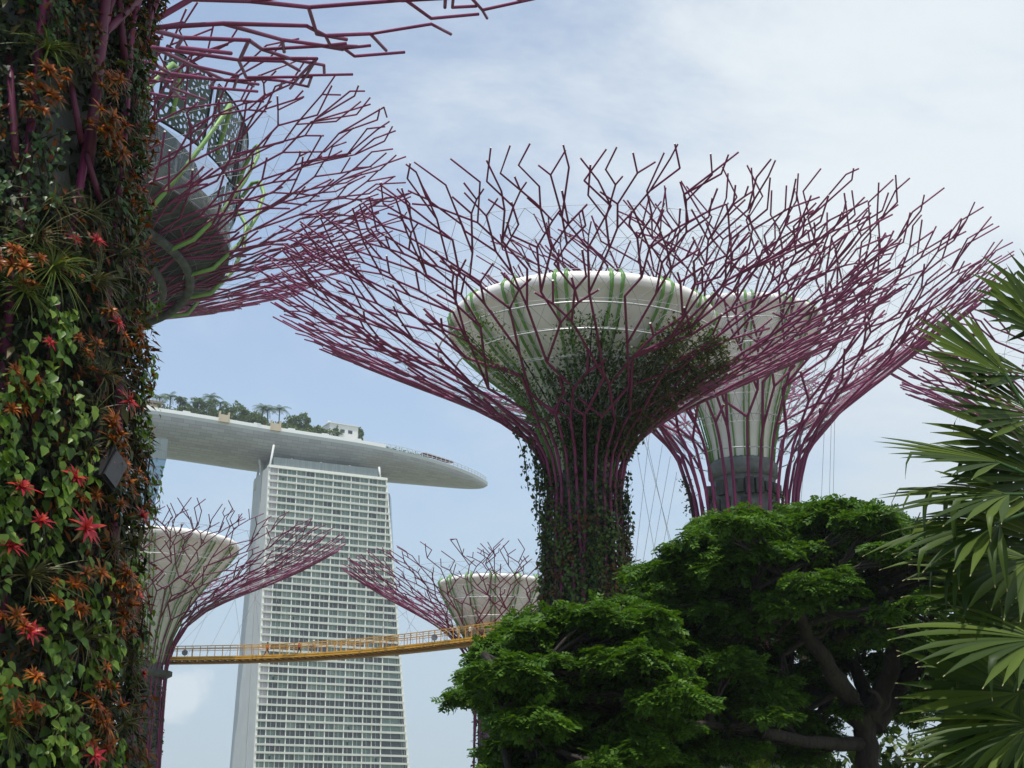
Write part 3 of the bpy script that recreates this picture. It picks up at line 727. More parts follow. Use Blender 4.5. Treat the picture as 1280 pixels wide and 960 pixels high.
# pavilion
pw = mat('white_pavilion', (.78, .78, .76), .5)
a, b_ = deck_pt(414, 6.5), deck_pt(450, 6.5); t = thing('rooftop_pavilion', 'white flat-roofed pavilion on the roof park', 'pavilion', tuple((a+b_)/2)); e = nrm(b_-a); n_ = np.array((-e[1], e[0], 0)); Lw = np.linalg.norm(b_-a)
m = MB(); m.box((0, 0, 3.6), (Lw, 8, 9.0), e, n_); m.build('wall', pw, t)
m = MB(); m.box((0, 0, 8.3), (Lw+.8, 8.8, .4), e, n_); m.build('roof', pw, t)
for x in (-.28, -.05, .22):
    m = MB(); m.box(tuple(e*x*Lw-n_*4.02+np.array((0, 0, 5.2))), (Lw*.15, .08, 1.5), e, n_); m.build('window', M['glass_dark'], t)
for x, h_ in ((-.42, 1.6), (-.1, .9), (.1, 1.1), (.2, .8)):
    m = MB(); m.box(tuple(e*x*Lw+np.array((0, 0, 8.5+h_/2))), (1.3, 1.3, h_), e, n_); m.build('roof_vent', pw, t)
bg_ = mat('beige_box', (.55, .46, .33), .7)
for px, lb in ((279, 'beige slatted box on the parapet under the arching palm'), (343.5, 'beige slatted box on the parapet below the middle palm of three')):
    p = deck_pt(px, -.9); t = thing('parapet_box', lb, 'roof box', tuple(p), 'beige boxes on the parapet')
    m = MB(); m.box((0, 0, 1.2), (3.6, 1.2, 3.2), axdir, axn); m.build('panel', bg_, t)
    for sg in (-1, 1):
        m = MB(); m.box(tuple(axdir*sg*2.0+np.array((0, 0, 1.8))), (.5, 1.5, 4.6), axdir, axn); m.build('post', bg_, t)
p = deck_pt(192, 5); t = thing('rooftop_shelter', 'brown-roofed open shelter on the roof park beside the planted trunk', 'shelter', tuple(p))
m = MB(); m.box((0, 0, 4.6), (9, 6, .9), axdir, axn); m.build('roof', mat('brown_thatch', (.2, .16, .12), .9, var=.3), t)
for sg in (-1, 0, 1):
    m = MB(); m.box(tuple(axdir*sg*3.8-axn*2+np.array((0, 0, 2))), (.4, .4, 4.4), axdir, axn); m.build('post', bg_, t)
m = MB(); m.box((0, 0, 2.2), (6, 3, 3.4), axdir, axn); m.build('wall', bg_, t)
red = mat('maroon_awning', (.19, .03, .045), .7)
for i, px in enumerate(np.linspace(536, 566, 7)):
    p = deck_pt(px, 4.2); ordn = ['first', 'second', 'third', 'fourth', 'fifth', 'sixth', 'seventh'][i]
    t = thing('parasol', f'maroon parasol near the roof park tip, {ordn} of the row counted from the hedge', 'parasol', tuple(p), 'maroon parasols near the tip')
    m = MB(); m.lathe([(2.6, 2.9), (1.3, 3.5), (.05, 3.9)], 8); m.build('canopy', red, t); m = MB(); m.tube([(0, 0, 0), (0, 0, 3.7)], .1, 5); m.build('pole', white, t)

# ------------------------------------------------------------------ yellow footbridge between the small supertrees
ZB = 21.3
bpx = [(120, 829), (200, 828.5), (260, 828), (310, 827), (350, 825.8), (400, 823.8), (450, 820.5), (500, 816), (545, 811), (585, 806), (640, 799)]
BC = np.array([atz(x, y, ZB) for x, y in bpx])
for _ in range(2): BC[1:-1] = (BC[:-2]+2*BC[1:-1]+BC[2:])/4
bd = np.r_[0, np.cumsum(np.linalg.norm(np.diff(BC, axis=0), axis=1))]
def bp(s): return np.array([np.interp(s, bd, BC[:, i]) for i in range(3)])
BL = bd[-1]
br_ = thing('footbridge', 'yellow aerial footbridge with thin railings slung between two small supertrees', 'footbridge', tuple(bp(BL/2)))
bo = bp(BL/2)
ns = 60; SS = np.linspace(0, BL, ns+1)
tang = [nrm(bp(min(BL, s+.5))-bp(max(0, s-.5))) for s in SS]; nor = [np.array((-q[1], q[0], 0)) for q in tang]
def sweep(off, hz, a, h_):
    m = MB(); rg = []
    for i, s in enumerate(SS):
        c = bp(s)-bo+nor[i]*off+np.array((0, 0, hz)); rg.append([c-nor[i]*a-(0, 0, h_), c+nor[i]*a-(0, 0, h_), c+nor[i]*a+(0, 0, h_), c-nor[i]*a+(0, 0, h_)])
    m.loft(rg, True, sm=False); return m
for sg in (-1, 1):
    sweep(sg*1.3, .44, .16, .09).build('side_girder', M['yellow'], br_); sweep(sg*1.35, .2, .14, .09).build('side_girder', M['yellow'], br_)
    sweep(sg*1.3, 1.78, .05, .05).build('handrail', M['yellow'], br_); sweep(sg*1.3, 1.55, .03, .03).build('handrail', M['yellow'], br_)
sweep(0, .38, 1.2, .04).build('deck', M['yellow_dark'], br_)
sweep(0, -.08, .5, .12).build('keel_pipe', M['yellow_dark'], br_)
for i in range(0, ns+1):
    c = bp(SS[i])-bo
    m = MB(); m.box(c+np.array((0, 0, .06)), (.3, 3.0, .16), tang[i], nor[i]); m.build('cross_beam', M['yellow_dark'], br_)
    if i % 1 == 0:
        m = MB(); sg = -1; q = c+nor[i]*1.3*sg; 
        m.tube([q+(0, 0, .4), q+(0, 0, 1.8)], .045, 4); m.build('rail_post', M['yellow'], br_)
        if i % 2 == 0: q = c-nor[i]*1.3*sg; m = MB(); m.tube([q+(0, 0, .4), q+(0, 0, 1.8)], .04, 4); m.build('rail_post', M['yellow'], br_)
for i, s in enumerate(np.linspace(4, BL-3, 22)):
    c = bp(s)-bo; left = s < BL*.5
    topw = np.array((XD, YD, 31)) if left else np.array((XE, YE, 26))
    ang = math.atan2(*(c+bo-topw)[[1, 0]]); rr = (9 if left else 8)+6*(i % 3)/2*.9
    q = topw+np.array((math.cos(ang)*rr, math.sin(ang)*rr, 1+rr*.12))-bo
    m = MB(); m.tube([c+(0, 0, .5), q], .018, 3); m.build('cable', M['cable'], br_)
for px, lb in ((237, 'round grey sign on the footbridge railing near its left end'), (555, 'round grey sign on the footbridge railing near its right end')):
    i = int(np.argmin([abs((640+FPX*bp(s)[0]/(bp(s)[1]*c_+(bp(s)[2]-CAMZ)*s_))-px) for s in SS])); p = bp(SS[i])-nor[i]*1.36
    if p[1] > bp(SS[i])[1]: p = bp(SS[i])+nor[i]*1.36
    t = thing('sign', lb, 'sign', tuple(p), 'round signs on the footbridge')
    m = MB(); m.tube([(0, .02, 1.0), (0, -.06, 1.0)], .36, 14, cap=3); m.build('disc', mat('sign_grey', (.16, .17, .2), .5), t)
    m = MB(); m.tube([(0, .05, .4), (0, .05, 1.7)], .04, 5); m.build('post', M['yellow'], t)

# --- people on the footbridge
skin_m = mat('skin', (.30, .17, .11), .6)
def person(px, label, top_c, leg_c, hat_c, stride, face, arm=.15, kind='hair'):
    s = SS[int(np.argmin([abs((640+FPX*bp(q)[0]/(bp(q)[1]*c_+(bp(q)[2]-CAMZ)*s_))-px) for q in SS]))]
    best = min(np.linspace(0, BL, 900), key=lambda q: abs((640+FPX*bp(q)[0]/(bp(q)[1]*c_+(bp(q)[2]-CAMZ)*s_))-px))
    p = bp(best); t = thing('person', label, 'person', (p[0], p[1], p[2]+.42), 'people on the footbridge', face)
    j = {}; V = []; E = []; RA = []
    def v(n, x, y, z, r, par=None):
        j[n] = len(V); V.append((x, y, z)); RA.append(r)
        if par: E.append((j[par], j[n]))
    # local frame: +x is the walking direction
    v('pel', 0, 0, .95, .14); v('waist', .01, 0, 1.1, .125, 'pel'); v('chest', .03, 0, 1.32, .15, 'waist'); v('neck', .03, 0, 1.5, .055, 'chest'); v('head0', .05, 0, 1.6, .085, 'neck'); v('head', .05, 0, 1.7, .095, 'head0'); v('nose', .145, 0, 1.655, .02, 'head0')
    for n, sg in (('l', 1), ('r', -1)):
        k = stride*sg
        v('hip'+n, 0, .1*sg, .9, .09, 'pel'); v('knee'+n, .05+k*.22, .1*sg, .5, .06, 'hip'+n); v('ank'+n, k*.42-.02, .1*sg, .08, .042, 'knee'+n); v('toe'+n, k*.42+.18, .11*sg, .035, .035, 'ank'+n)
        v('sh'+n, .02, .19*sg, 1.42, .06, 'chest'); v('elb'+n, -.03-k*.18, .25*sg, 1.14, .045, 'sh'+n); v('wr'+n, .12+arm-k*.2, .24*sg, .95+arm*.5, .032, 'elb'+n); v('hand'+n, .17+arm-k*.22, .23*sg, .88+arm*.5, .036, 'wr'+n)
        for q in range(4): v(f'f{q}'+n, .2+arm-k*.22+.012*q, (.255-.02*q)*sg, .80+arm*.5+.006*abs(q-1), .009, 'hand'+n)
        v('th'+n, .23+arm-k*.22, .2*sg, .86+arm*.5, .010, 'hand'+n)
    me = bpy.data.meshes.new('body'); me.from_pydata(V, E, []); o = bpy.data.objects.new('body', me); COL.objects.link(o)
    sk = o.modifiers.new('skin', 'SKIN'); 
    for i, r in enumerate(RA): me.skin_vertices[0].data[i].radius = (r, r); me.skin_vertices[0].data[i].use_root = (i == 0)
    ss = o.modifiers.new('sub', 'SUBSURF'); ss.levels = 1
    dg = bpy.context.evaluated_depsgraph_get(); m2 = bpy.data.meshes.new_from_object(o.evaluated_get(dg)); bpy.data.objects.remove(o)
    lm = mat('trousers', leg_c, .8)
    m2.materials.clear(); 
    for mm in (skin_m, lm, mat('shirt', top_c, .8), M['black']): m2.materials.append(mm)
    for f in m2.polygons:
        z = f.center.z; f.material_index = 3 if z < .1 else 1 if (z < .98 and abs(f.center.y) < .2) else 2 if (1.0 < z < 1.47 and (abs(f.center.y) < .29)) and z > 1.1 else 0 if (z > 1.47 or abs(f.center.y) > .2) else 2
        f.use_smooth = True
    ob = bpy.data.objects.new('body', m2); COL.objects.link(ob); ob.parent = t
    m = MB(); m.lathe([(.165, .98), (.16, 1.15), (.19, 1.32), (.175, 1.42), (.09, 1.475)], 14, (.015, 0)); 
    m.v = [(x, y*1.18, z) for x, y, z in m.v]; m.build('vest' if kind != 'shirt' else 'jacket', mat('vest', top_c, .7), t)
    m = MB(); m.lathe([(.112, 1.68), (.115, 1.74), (.09, 1.80), (.01, 1.825)], 12, (.035, 0)); m.build('hat' if kind == 'hat' else 'hair', mat('headgear', hat_c, .7), t)
def brg(px): 
    best = min(np.linspace(0, BL, 400), key=lambda q: abs((640+FPX*bp(q)[0]/(bp(q)[1]*c_+(bp(q)[2]-CAMZ)*s_))-px)); d = bp(min(BL, best+.5))-bp(max(0, best-.5)); return math.atan2(d[1], d[0])
person(333, 'person in an orange vest and dark trousers striding along the footbridge', (.75, .13, .05), (.02, .02, .03), (.015, .012, .01), 1, brg(333))
person(373.5, 'person in a red and grey top with dark trousers on the footbridge', (.42, .09, .08), (.02, .02, .035), (.015, .012, .01), .6, brg(373))
person(392, 'person in pale khaki clothes and white hat walking on the footbridge', (.50, .42, .28), (.42, .36, .26), (.75, .75, .7), .7, brg(392)+math.pi, kind='hat')
person(572.5, 'person in pale beige standing at the railing near the right end of the footbridge', (.55, .5, .38), (.5, .42, .28), (.7, .68, .6), .2, brg(572)+1.6, kind='hat')
person(588, 'person in a white top at the right end of the footbridge beside the tree', (.7, .68, .66), (.3, .2, .12), (.2, .13, .08), .1, brg(588)-1.6)
#@@P3
# ------------------------------------------------------------------ the near planted trunk at the left
YL = 20.0; XL = -9.52
profL = [(3.8, 0), (3.62, 3), (3.4, 6), (3.2, 8.6), (3.24, 10), (3.2, 12), (3.08, 14.6), (3.3, 15.9), (4.4, 17.1), (7.0, 18.4), (10, 19.6), (13.2, 20.9)]
plantL = [(4.10, 0), (3.95, 3), (3.74, 7), (3.5, 9.5), (3.26, 12), (3.1, 14.6), (3.2, 16), (4.0, 17.6)]
coreL = [(3.6, 0), (3.4, 4), (3.0, 8), (2.6, 15.4)]
bowlL = [(2.55, 15.3), (3.2, 17), (4.0, 19), (4.6, 20)]
L_, pfL = supertree('near supertree trunk at the left edge covered with bromeliads, grasses and leafy vines', XL, YL, profL, coreL, bowlL,
                    nrib=18, rad0=.07, rad1=.038, seg=1.6, seed=71, split_w=1.1, neck_h=14.6, fork_r=4.3, hoops=[], net=False, k=8, core_mat='concrete')
LC = np.array((XL, YL, 0))
# crossing diagonal pipes on the skin, and light joints in the concrete
rL = lambda z: np.interp(z, [q[1] for q in plantL], [q[0] for q in plantL])
def on_L(px, py, off=0.):
    """point on the trunk's planted skin along a sightline"""
    d = ray(px, py); o = np.array((0, 0, CAMZ)); r = 3.8
    for _ in range(12):
        a = d[0]**2+d[1]**2; b = 2*((o[0]-XL)*d[0]+(o[1]-YL)*d[1]); c = (o[0]-XL)**2+(o[1]-YL)**2-r*r; D = b*b-4*a*c
        t = (-b-math.sqrt(D))/(2*a) if D > 0 else -b/(2*a)
        p = o+d*t; r = rL(p[2])+off
    n = nrm(np.array((p[0]-XL, p[1]-YL, 0))); return p, n
for (xa, ya, xb, yb, rr) in ((134, -20, 108, 235, .085), (182, -10, 112, 62, .065), (148, -20, 157, 90, .06), (60, -20, 74, 66, .055), (88, 100, 104, 190, .05), (104, 180, 128, 260, .045), (192, -20, 180, 60, .07), (128, 30, 150, -20, .05), (10, 60, 22, 230, .055), (150, 470, 146, 560, .07), (143, 650, 142, 700, .08)):
    b = MB(); pts = []
    for t in np.linspace(0, 1, 6):
        p, n = on_L(lerp(xa, xb, t), lerp(ya, yb, t), .05-(.75 if (t > .95 and yb > 20) or (t < .05 and ya > 20) else 0)); pts.append(p-LC)
    b.tube(pts, rr, 10); b.build('pipe', M['rod_dark'], L_)
def lpanel(xa, ya, xb, yb):
    pass
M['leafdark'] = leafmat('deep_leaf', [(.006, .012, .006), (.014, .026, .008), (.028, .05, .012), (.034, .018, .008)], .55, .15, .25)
M['vine'] = leafmat('pothos_leaf', [(.035, .085, .010), (.085, .17, .016), (.17, .26, .03), (.06, .13, .014)], .42, .3, .35)
M['vine_dim'] = leafmat('vine_leaf_small', [(.016, .042, .013), (.035, .085, .02), (.06, .12, .03)], .4, .25)
M['tuft'] = leafmat('grass_blade', [(.05, .055, .018), (.10, .11, .03), (.10, .075, .03), (.035, .06, .018)], .45, .25)
M['lime'] = leafmat('lime_tuft', [(.10, .14, .02), (.16, .20, .03), (.07, .12, .02)], .45, .3)
M['brom_red'] = leafmat('red_bromeliad', [(.42, .016, .03), (.30, .012, .035), (.52, .06, .03)], .35, .25)
M['brom_orange'] = leafmat('orange_bromeliad', [(.34, .07, .008), (.20, .028, .006), (.13, .065, .012), (.46, .13, .012), (.12, .025, .006)], .4, .25)
M['brom_base'] = leafmat('bromeliad_base_leaf', [(.05, .08, .02), (.10, .06, .015), (.03, .06, .02)], .4, .2)
def patch_noise(a, z):
    return math.sin(a*7.3+1.3*math.sin(z*1.1))+math.sin(z*1.7+a*4.1)*.8+math.sin(a*17+z*2.9)*.5

def skin_pts(n, z0, z1, a0, a1, offs):
    z = rng.uniform(z0, z1, n); a = rng.uniform(a0, a1, n); r = rL(z)+rng.uniform(*offs, n)
    nn = np.stack([np.cos(a), np.sin(a), np.zeros(n)], 1)
    return nn*r[:, None]+np.stack([np.zeros(n), np.zeros(n), z], 1), nn, a, z
# dense dark under-planting: an uncountable carpet
M['rust'] = leafmat('rusty_under_leaf', [(.06, .015, .005), (.16, .035, .007), (.07, .04, .010), (.26, .07, .008), (.035, .012, .006)], .5, .25)
Lv = Leaves()
A0, A1 = R(-110), R(35)
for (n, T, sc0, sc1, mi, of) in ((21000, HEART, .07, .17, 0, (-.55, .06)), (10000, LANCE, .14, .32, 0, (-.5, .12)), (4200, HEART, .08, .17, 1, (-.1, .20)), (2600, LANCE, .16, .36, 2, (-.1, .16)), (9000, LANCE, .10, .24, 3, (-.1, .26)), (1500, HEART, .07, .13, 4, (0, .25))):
    P, nn, a, z = skin_pts(n, -.2, 16.5, A0, A1, of)
    pn = np.array([patch_noise(x, y) for x, y in zip(a, z)])
    # leave bare concrete in a few windows high up
    keep = np.ones(n, bool)
    for bx, by, rx, ry in ((90, 130, 36, 62), (100, 200, 34, 46), (85, 95, 26, 40), (135, 25, 26, 34)):
        q, _ = on_L(bx, by); qa = math.atan2(q[1]-YL, q[0]-XL)
        keep &= ((a-qa)/(rx/78/3.6))**2+((z-q[2])/(ry/82))**2 > .8+.5*rng.random(n)
    if mi == 1: keep &= pn > .75
    if mi == 2: keep &= pn < .3
    if mi == 3: keep &= (np.sin(a*9+z*1.9)+np.sin(z*3.1-a*5)+.9*np.clip((a-R(-62))/.5, -1, 1)) > .75
    if mi == 4: keep &= np.sin(a*6.3+z*.7+1)+np.sin(z*2.3) > .9
    k = keep.nonzero()[0]; P, nn = P[k], nn[k]; m_ = len(k)
    down = np.array((0, 0, -1.0)); Yd = nn*rng.uniform(.1, .9, (m_, 1))+down*rng.uniform(.1, 1.1, (m_, 1))+rng.normal(size=(m_, 3))*.45
    Zd = nn+np.array((0, 0, .8))+rng.normal(size=(m_, 3))*.4
    Lv.add(T, HEART_F if T is HEART else LANCE_F, P, Yd, Zd, rng.uniform(sc0, sc1, m_), mi)
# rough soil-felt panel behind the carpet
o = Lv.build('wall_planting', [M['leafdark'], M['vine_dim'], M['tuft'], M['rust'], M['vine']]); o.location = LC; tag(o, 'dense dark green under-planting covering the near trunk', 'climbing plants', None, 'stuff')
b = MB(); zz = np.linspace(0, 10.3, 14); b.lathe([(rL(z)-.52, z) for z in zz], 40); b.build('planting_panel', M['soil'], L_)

def blade(L, w, droop, el, az, nseg=5):
    """arched strap leaf; returns verts (2*(nseg+1)), quads, growing from origin around +Y=outward, +Z up"""
    P = []; q = np.array((math.sin(az), math.cos(az), 0)); 
    for i in range(nseg+1):
        s = i/nseg; P.append(q*L*(s*math.cos(el)+.12*s*s)+np.array((0, 0, L*(s*math.sin(el)-droop*s*s))))
    P = np.array(P); sd = np.array((math.cos(az), -math.sin(az), 0)); V = []
    for i in range(nseg+1):
        s = i/nseg; ww = w*(1-s**2.2)*(.55+.9*s if s < .5 else 1)+.002
        V += [P[i]-sd*ww/2+(0, 0, ww*.18), P[i]+sd*ww/2+(0, 0, ww*.18)]
    F = [(2*i, 2*i+1, 2*i+3, 2*i+2) for i in range(nseg)]
    return np.array(V), np.array(F)
def orient(V, n, tilt):
    """turn a rosette whose axis is +Z so that the axis leans out along n (tilt from vertical)"""
    ax = nrm(n*math.sin(tilt)+np.array((0, 0, math.cos(tilt)))); x = nrm(np.cross((0, 0, 1), n)); y = np.cross(ax, x)
    return V[:, 0:1]*x+V[:, 1:2]*y+V[:, 2:3]*ax
def bromeliad(px, py, size, label, kind='red', tilt=.95, off=.12, heads=1):
    size *= 1.08 if kind == 'red' else 1.0; p, n = on_L(px, py, off+.24); t = thing('bromeliad', label, 'bromeliad', tuple(p), 'bromeliads on the near trunk')
    rb = random.Random(int(px*13+py)); inner = Leaves(); outer = Leaves()
    for hd in range(heads if kind == 'red' else heads*2):
        o = np.zeros(3) if hd == 0 else np.cross((0, 0, 1), n)*rb.uniform(-.36, .36)+np.array((0, 0, rb.uniform(-.42, .28)))+n*rb.uniform(-.08, .08)
        sz = size*(1 if hd == 0 else rb.uniform(.6, .95)); tl = tilt+rb.uniform(-.2, .2)
        tl += rb.uniform(-.3, .25); op = rb.uniform(-.15, .3)
        for ring, (nb, el, Lf) in enumerate(((rb.randint(4, 7), 1.15, .6), (rb.randint(6, 9), .8+op, .85), (rb.randint(7, 11), .42+op, 1.0), (7, .1+op*.5, 1.0))):
            for i in range(nb):
                V, F = blade(sz*.5*Lf*rb.uniform(.65, 1.15), sz*rb.uniform(.075, .125), .28+.12*ring*rb.random(), el+rb.uniform(-.12, .12), 2*math.pi*i/nb+ring*.4+rb.uniform(-.15, .15))
                V = orient(V, n, tl)+o
                (outer if ring == 3 else inner).raw(V, F)
    inner.build('red_leaves' if kind == 'red' else 'orange_leaves', M['brom_red' if kind == 'red' else 'brom_orange'], t)
    outer.build('green_leaves', M['brom_base'], t)
def tuft(px, py, size, label, m='tuft', n=60, tilt=.9, off=.1, name='grass_tuft'):
    p, nn = on_L(px, py, off); t = thing(name, label, 'grassy plant', tuple(p), 'grassy tufts on the near trunk')
    rb = random.Random(int(px*7+py)); L = Leaves()
    for i in range(n):
        V, F = blade(size*rb.uniform(.55, 1.1), size*.022, rb.uniform(.25, .75), rb.uniform(.1, 1.25), rb.uniform(0, 6.28), 6)
        L.raw(orient(V, nn, tilt), F)
    L.build('blades', M[m], t)
def creeper(px, py, w_, h_, label, n=130, size=(.12, .22), off=.22, m='vine', name='leafy_vine'):
    n = int(n*.72); p, nn = on_L(px, py, off); t = thing(name, label, 'vine', tuple(p), 'leafy vines hanging on the near trunk')
    rb = np.random.default_rng(int(px*11+py)); tg = np.cross((0, 0, 1), nn); L = Leaves(); ns = max(3, int(w_/.16)); Sx = rb.uniform(-w_/2, w_/2, ns); top = rb.uniform(-.1*h_, .5*h_, ns); ln_ = rb.uniform(.4, 1, ns)*h_
    sid = rb.integers(0, ns, n); u = rb.uniform(0, 1, n); zc = top[sid]-u*ln_[sid]; xc = Sx[sid]+.07*np.sin(zc*6+sid)+rb.normal(size=n)*.06
    O = tg*xc[:, None]+np.array((0, 0, 1))*zc[:, None]+nn*(rb.uniform(-.12, .14, n)+.08*np.sin(u*3))[:, None]
    Yd = np.array((0, 0, -1.))*rb.uniform(.5, 1.2, (n, 1))+tg*rb.normal(size=(n, 1))*.55+nn*rb.uniform(.1, .7, (n, 1))
    Zd = nn*rb.uniform(.5, 1.2, (n, 1))+np.array((0, 0, .75))+rb.normal(size=(n, 3))*.28
    L.add(HEART, HEART_F, O, Yd, Zd, rb.uniform(*size, n), 0)
    L.build('leaves', M[m], t)
    b = MB()
    for i in range(ns):
        z = np.linspace(top[i], top[i]-ln_[i], 6); b.tube([tg*(Sx[i]+.07*math.sin(q*6+i))+np.array((0, 0, q))-nn*.05 for q in z], .012, 4)
    b.build('stems', M['bark'], t)
for a in [
    (106, 661, .62, 'largest and brightest red bromeliad, an open star low on the trunk near the black spotlight', 'red', .95, .22),
    (50, 652, .42, 'red bromeliad rosette left of the largest bright star'), (26, 611, .50, 'crimson bromeliad with flat open leaves at the trunk left of a vine'),
    (93, 597, .46, 'scarlet bromeliad fan right beside the black spotlight'), (36, 791, .5, 'wide scarlet bromeliad low among dark foliage, by a green clump'),
    (12, 684, .44, 'dark red bromeliad at the picture edge, under the crimson one'), (115, 945, .5, 'red bromeliad at the very bottom of the planted trunk'),
    (146, 404, .40, 'small pink-red bromeliad in the upper half, above the grassy tuft', 'red', .95, .14), (120, 301, .36, 'small red bromeliad under the bare concrete window'),
    (94, 300, .30, 'smallest red bromeliad, just left of the one under the concrete'), (176, 646, .42, 'red bromeliad at the trunk rim beside the sky'),
    (160, 502, .46, 'vermilion bromeliad hanging near the trunk rim, level with the roof park'), (62, 428, .26, 'tiny dark red bromeliad beside the tall pale-leaved vine'),
    (170, 745, .34, 'red-brown bromeliad beside the trunk rim above the footbridge'), (178, 843, .3, 'thin-leaved red bromeliad just below the footbridge level')]:
    bromeliad(*a)
for a in [
    (140, 100, .5, 'orange bromeliad cluster topmost on the pink pipe', 'orange', .95, .16, 3), (132, 165, .6, 'broad rusty orange bromeliad cluster halfway beside the pink pipe', 'orange', .95, .2, 6),
    (190, 192, .46, 'bright orange-red bromeliad sticking out at the trunk rim beside the restaurant', 'orange', .95, .2, 2), (60, 92, .5, 'orange bromeliad cluster high on the trunk, left of bare concrete', 'orange', .95, .14, 5),
    (38, 134, .4, 'small orange bromeliad pair left below the highest cluster', 'orange', .95, .14, 2), (178, 240, .46, 'brownish orange bromeliad cluster at the rim under the bright one', 'orange', .95, .12, 3),
    (16, 333, .5, 'orange bromeliad row at the picture edge above the grassy hump', 'orange', .95, .14, 4), (138, 388, .42, 'rusty bromeliad pair above the small pink-red one', 'orange', .95, .1, 2),
    (172, 412, .44, 'orange bromeliad on the trunk rim in the upper half', 'orange', .95, .12, 2), (182, 452, .36, 'orange bromeliad with pointed leaves poking past the trunk rim', 'orange', .95, .12, 1),
    (148, 545, .56, 'deep orange bromeliad cluster right above the black spotlight', 'orange', .95, .16, 5), (160, 604, .42, 'orange bromeliad cluster right of the black spotlight', 'orange', .95, .1, 3),
    (160, 722, .52, 'large rust-coloured bromeliad cluster beside the white bowl', 'orange', .95, .14, 6), (95, 730, .46, 'dark orange bromeliad stack beneath the largest red star', 'orange', .95, .1, 5),
    (152, 768, .44, 'rust bromeliad cluster low on the trunk rim, above the footbridge', 'orange', .95, .12, 4), (140, 862, .4, 'olive and orange bromeliad pair left of the low grassy tuft', 'orange', .95, .1, 3),
    (12, 868, .46, 'rust-red bromeliad at the picture edge low on the trunk', 'orange', .95, .12, 3), (130, 905, .5, 'brown-orange bromeliad bank near the bottom of the trunk', 'orange', .95, .08, 6),
    (20, 770, .4, 'brown bromeliad cluster at the picture edge left of the scarlet one', 'orange', .95, .08, 3), (24, 480, .42, 'dim orange bromeliad cluster in the dark left of the tall vine', 'orange', .95, .06, 3),
    (118, 430, .36, 'dim rusty bromeliad behind the upper grassy tuft', 'orange', .95, .06, 3), (118, 620, .4, 'orange bromeliad under the black spotlight', 'orange', .95, .1, 3)]:
    bromeliad(*a)
for a in [
    (58, 62, .75, 'lime green feathery tuft at the top of the trunk', 'lime', 90), (64, 335, .95, 'large yellow-green grassy hump left of the arching tuft', 'lime', 120), (30, 365, .7, 'yellow-green tuft hanging beside the large grassy hump', 'lime', 80),
    (118, 352, .85, 'arching straw-coloured tuft right of the yellow-green hump'), (98, 80, .5, 'dry straw tuft beside bare concrete at the top'), (62, 258, .9, 'olive grassy tuft below the bare concrete window'), (112, 268, .7, 'spiky olive tuft at the foot of the pink pipe'),
    (128, 470, .8, 'spidery grey-green tuft left of the trunk rim bromeliads'), (116, 515, .6, 'small spidery tuft above the deep orange cluster'), (106, 566, .8, 'straw tuft with fallen blades left of the black spotlight'), (34, 722, .9, 'wide brownish tuft below the red rosettes on the left'),
    (98, 800, .9, 'spiky dark tuft beside the lower hanging vine'), (74, 892, .75, 'hanging straw tuft between two lower vines'), (160, 830, .8, 'grassy tuft at the trunk rim level with the footbridge'), (152, 905, .7, 'olive tuft near the rim below the footbridge'), (40, 300, .9, 'brown grassy tuft left of the small red pair'),
    (6, 905, .6, 'lime tuft in the bottom corner of the trunk', 'lime', 80), (140, 685, .6, 'thin dark tuft between the red star and the rust cluster'), (150, 320, .8, 'brown fine-bladed tuft right of the small red bromeliad'), (174, 560, .6, 'olive tuft at the trunk rim right of the deep orange cluster')]:
    tuft(*a)
for a in [
    (60, 385, 1.0, .8, 'broad-leaved vine with drooping leaves under the yellow-green hump', 120), (64, 492, 1.5, 1.7, 'tallest pale-leaved vine, a wide sheet in the middle of the trunk', 330), (20, 560, .9, 1.6, 'leafy vine at the picture edge left of the tallest one', 160), (62, 588, .7, 1.0, 'vine with bright leaves between the crimson bromeliad and straw tuft', 90),
    (20, 660, .7, 1.0, 'dark-leaved vine at the picture edge beside red rosettes', 90), (76, 650, .5, 1.3, 'narrow vine strand left of the largest red star', 80), (112, 720, .5, 2.0, 'long vine strand dropping below the largest red star', 150), (122, 815, .6, .9, 'light green vine end, lowest part of the long strand', 90),
    (66, 770, .8, 1.2, 'vine with large rounded leaves right of the scarlet bromeliad', 90), (40, 860, 1.1, 1.3, 'bright leafy clump low on the trunk left of the hanging straw tuft', 170), (62, 935, .9, .9, 'bright broad leaves at the bottom left of the trunk', 110), (100, 880, .5, .9, 'small bright vine right of the hanging straw tuft', 60),
    (176, 500, .55, 1.8, 'vine with long leaves hanging on the trunk rim over the roof park', 150), (186, 588, .45, 1.2, 'olive vine fringe on the trunk rim beside the blue glass tower', 110), (168, 700, .35, .8, 'pale vine sprig beside the white bowl', 50), (178, 790, .5, 1.2, 'green vine at the rim where the footbridge begins', 120),
    (15, 130, .9, 1.4, 'leafy vine high on the trunk at the picture edge', 150), (88, 25, .9, .8, 'small-leaved vine at the top between two pink pipes', 130), (48, 170, .8, 1.0, 'vine with pale leaf specks left of bare concrete', 100), (170, 130, .7, 1.9, 'dark ivy sheet on the trunk rim at the top', 260),
    (150, 245, .6, 1.2, 'pale-flecked vine below the rusty orange cluster', 110), (185, 375, .4, .7, 'bright yellow-green sprig on the rim under the restaurant', 60), (20, 245, .9, 1.0, 'vine at the picture edge below the orange pair', 110), (125, 925, .7, .7, 'dark vine among the brown-orange bank', 70)]:
    big = a[1] > 360 and a[0] < 150
    creeper(*a, size=(.07, .19) if big else (.05, .125), m='vine' if a[1] > 330 else 'vine_dim')
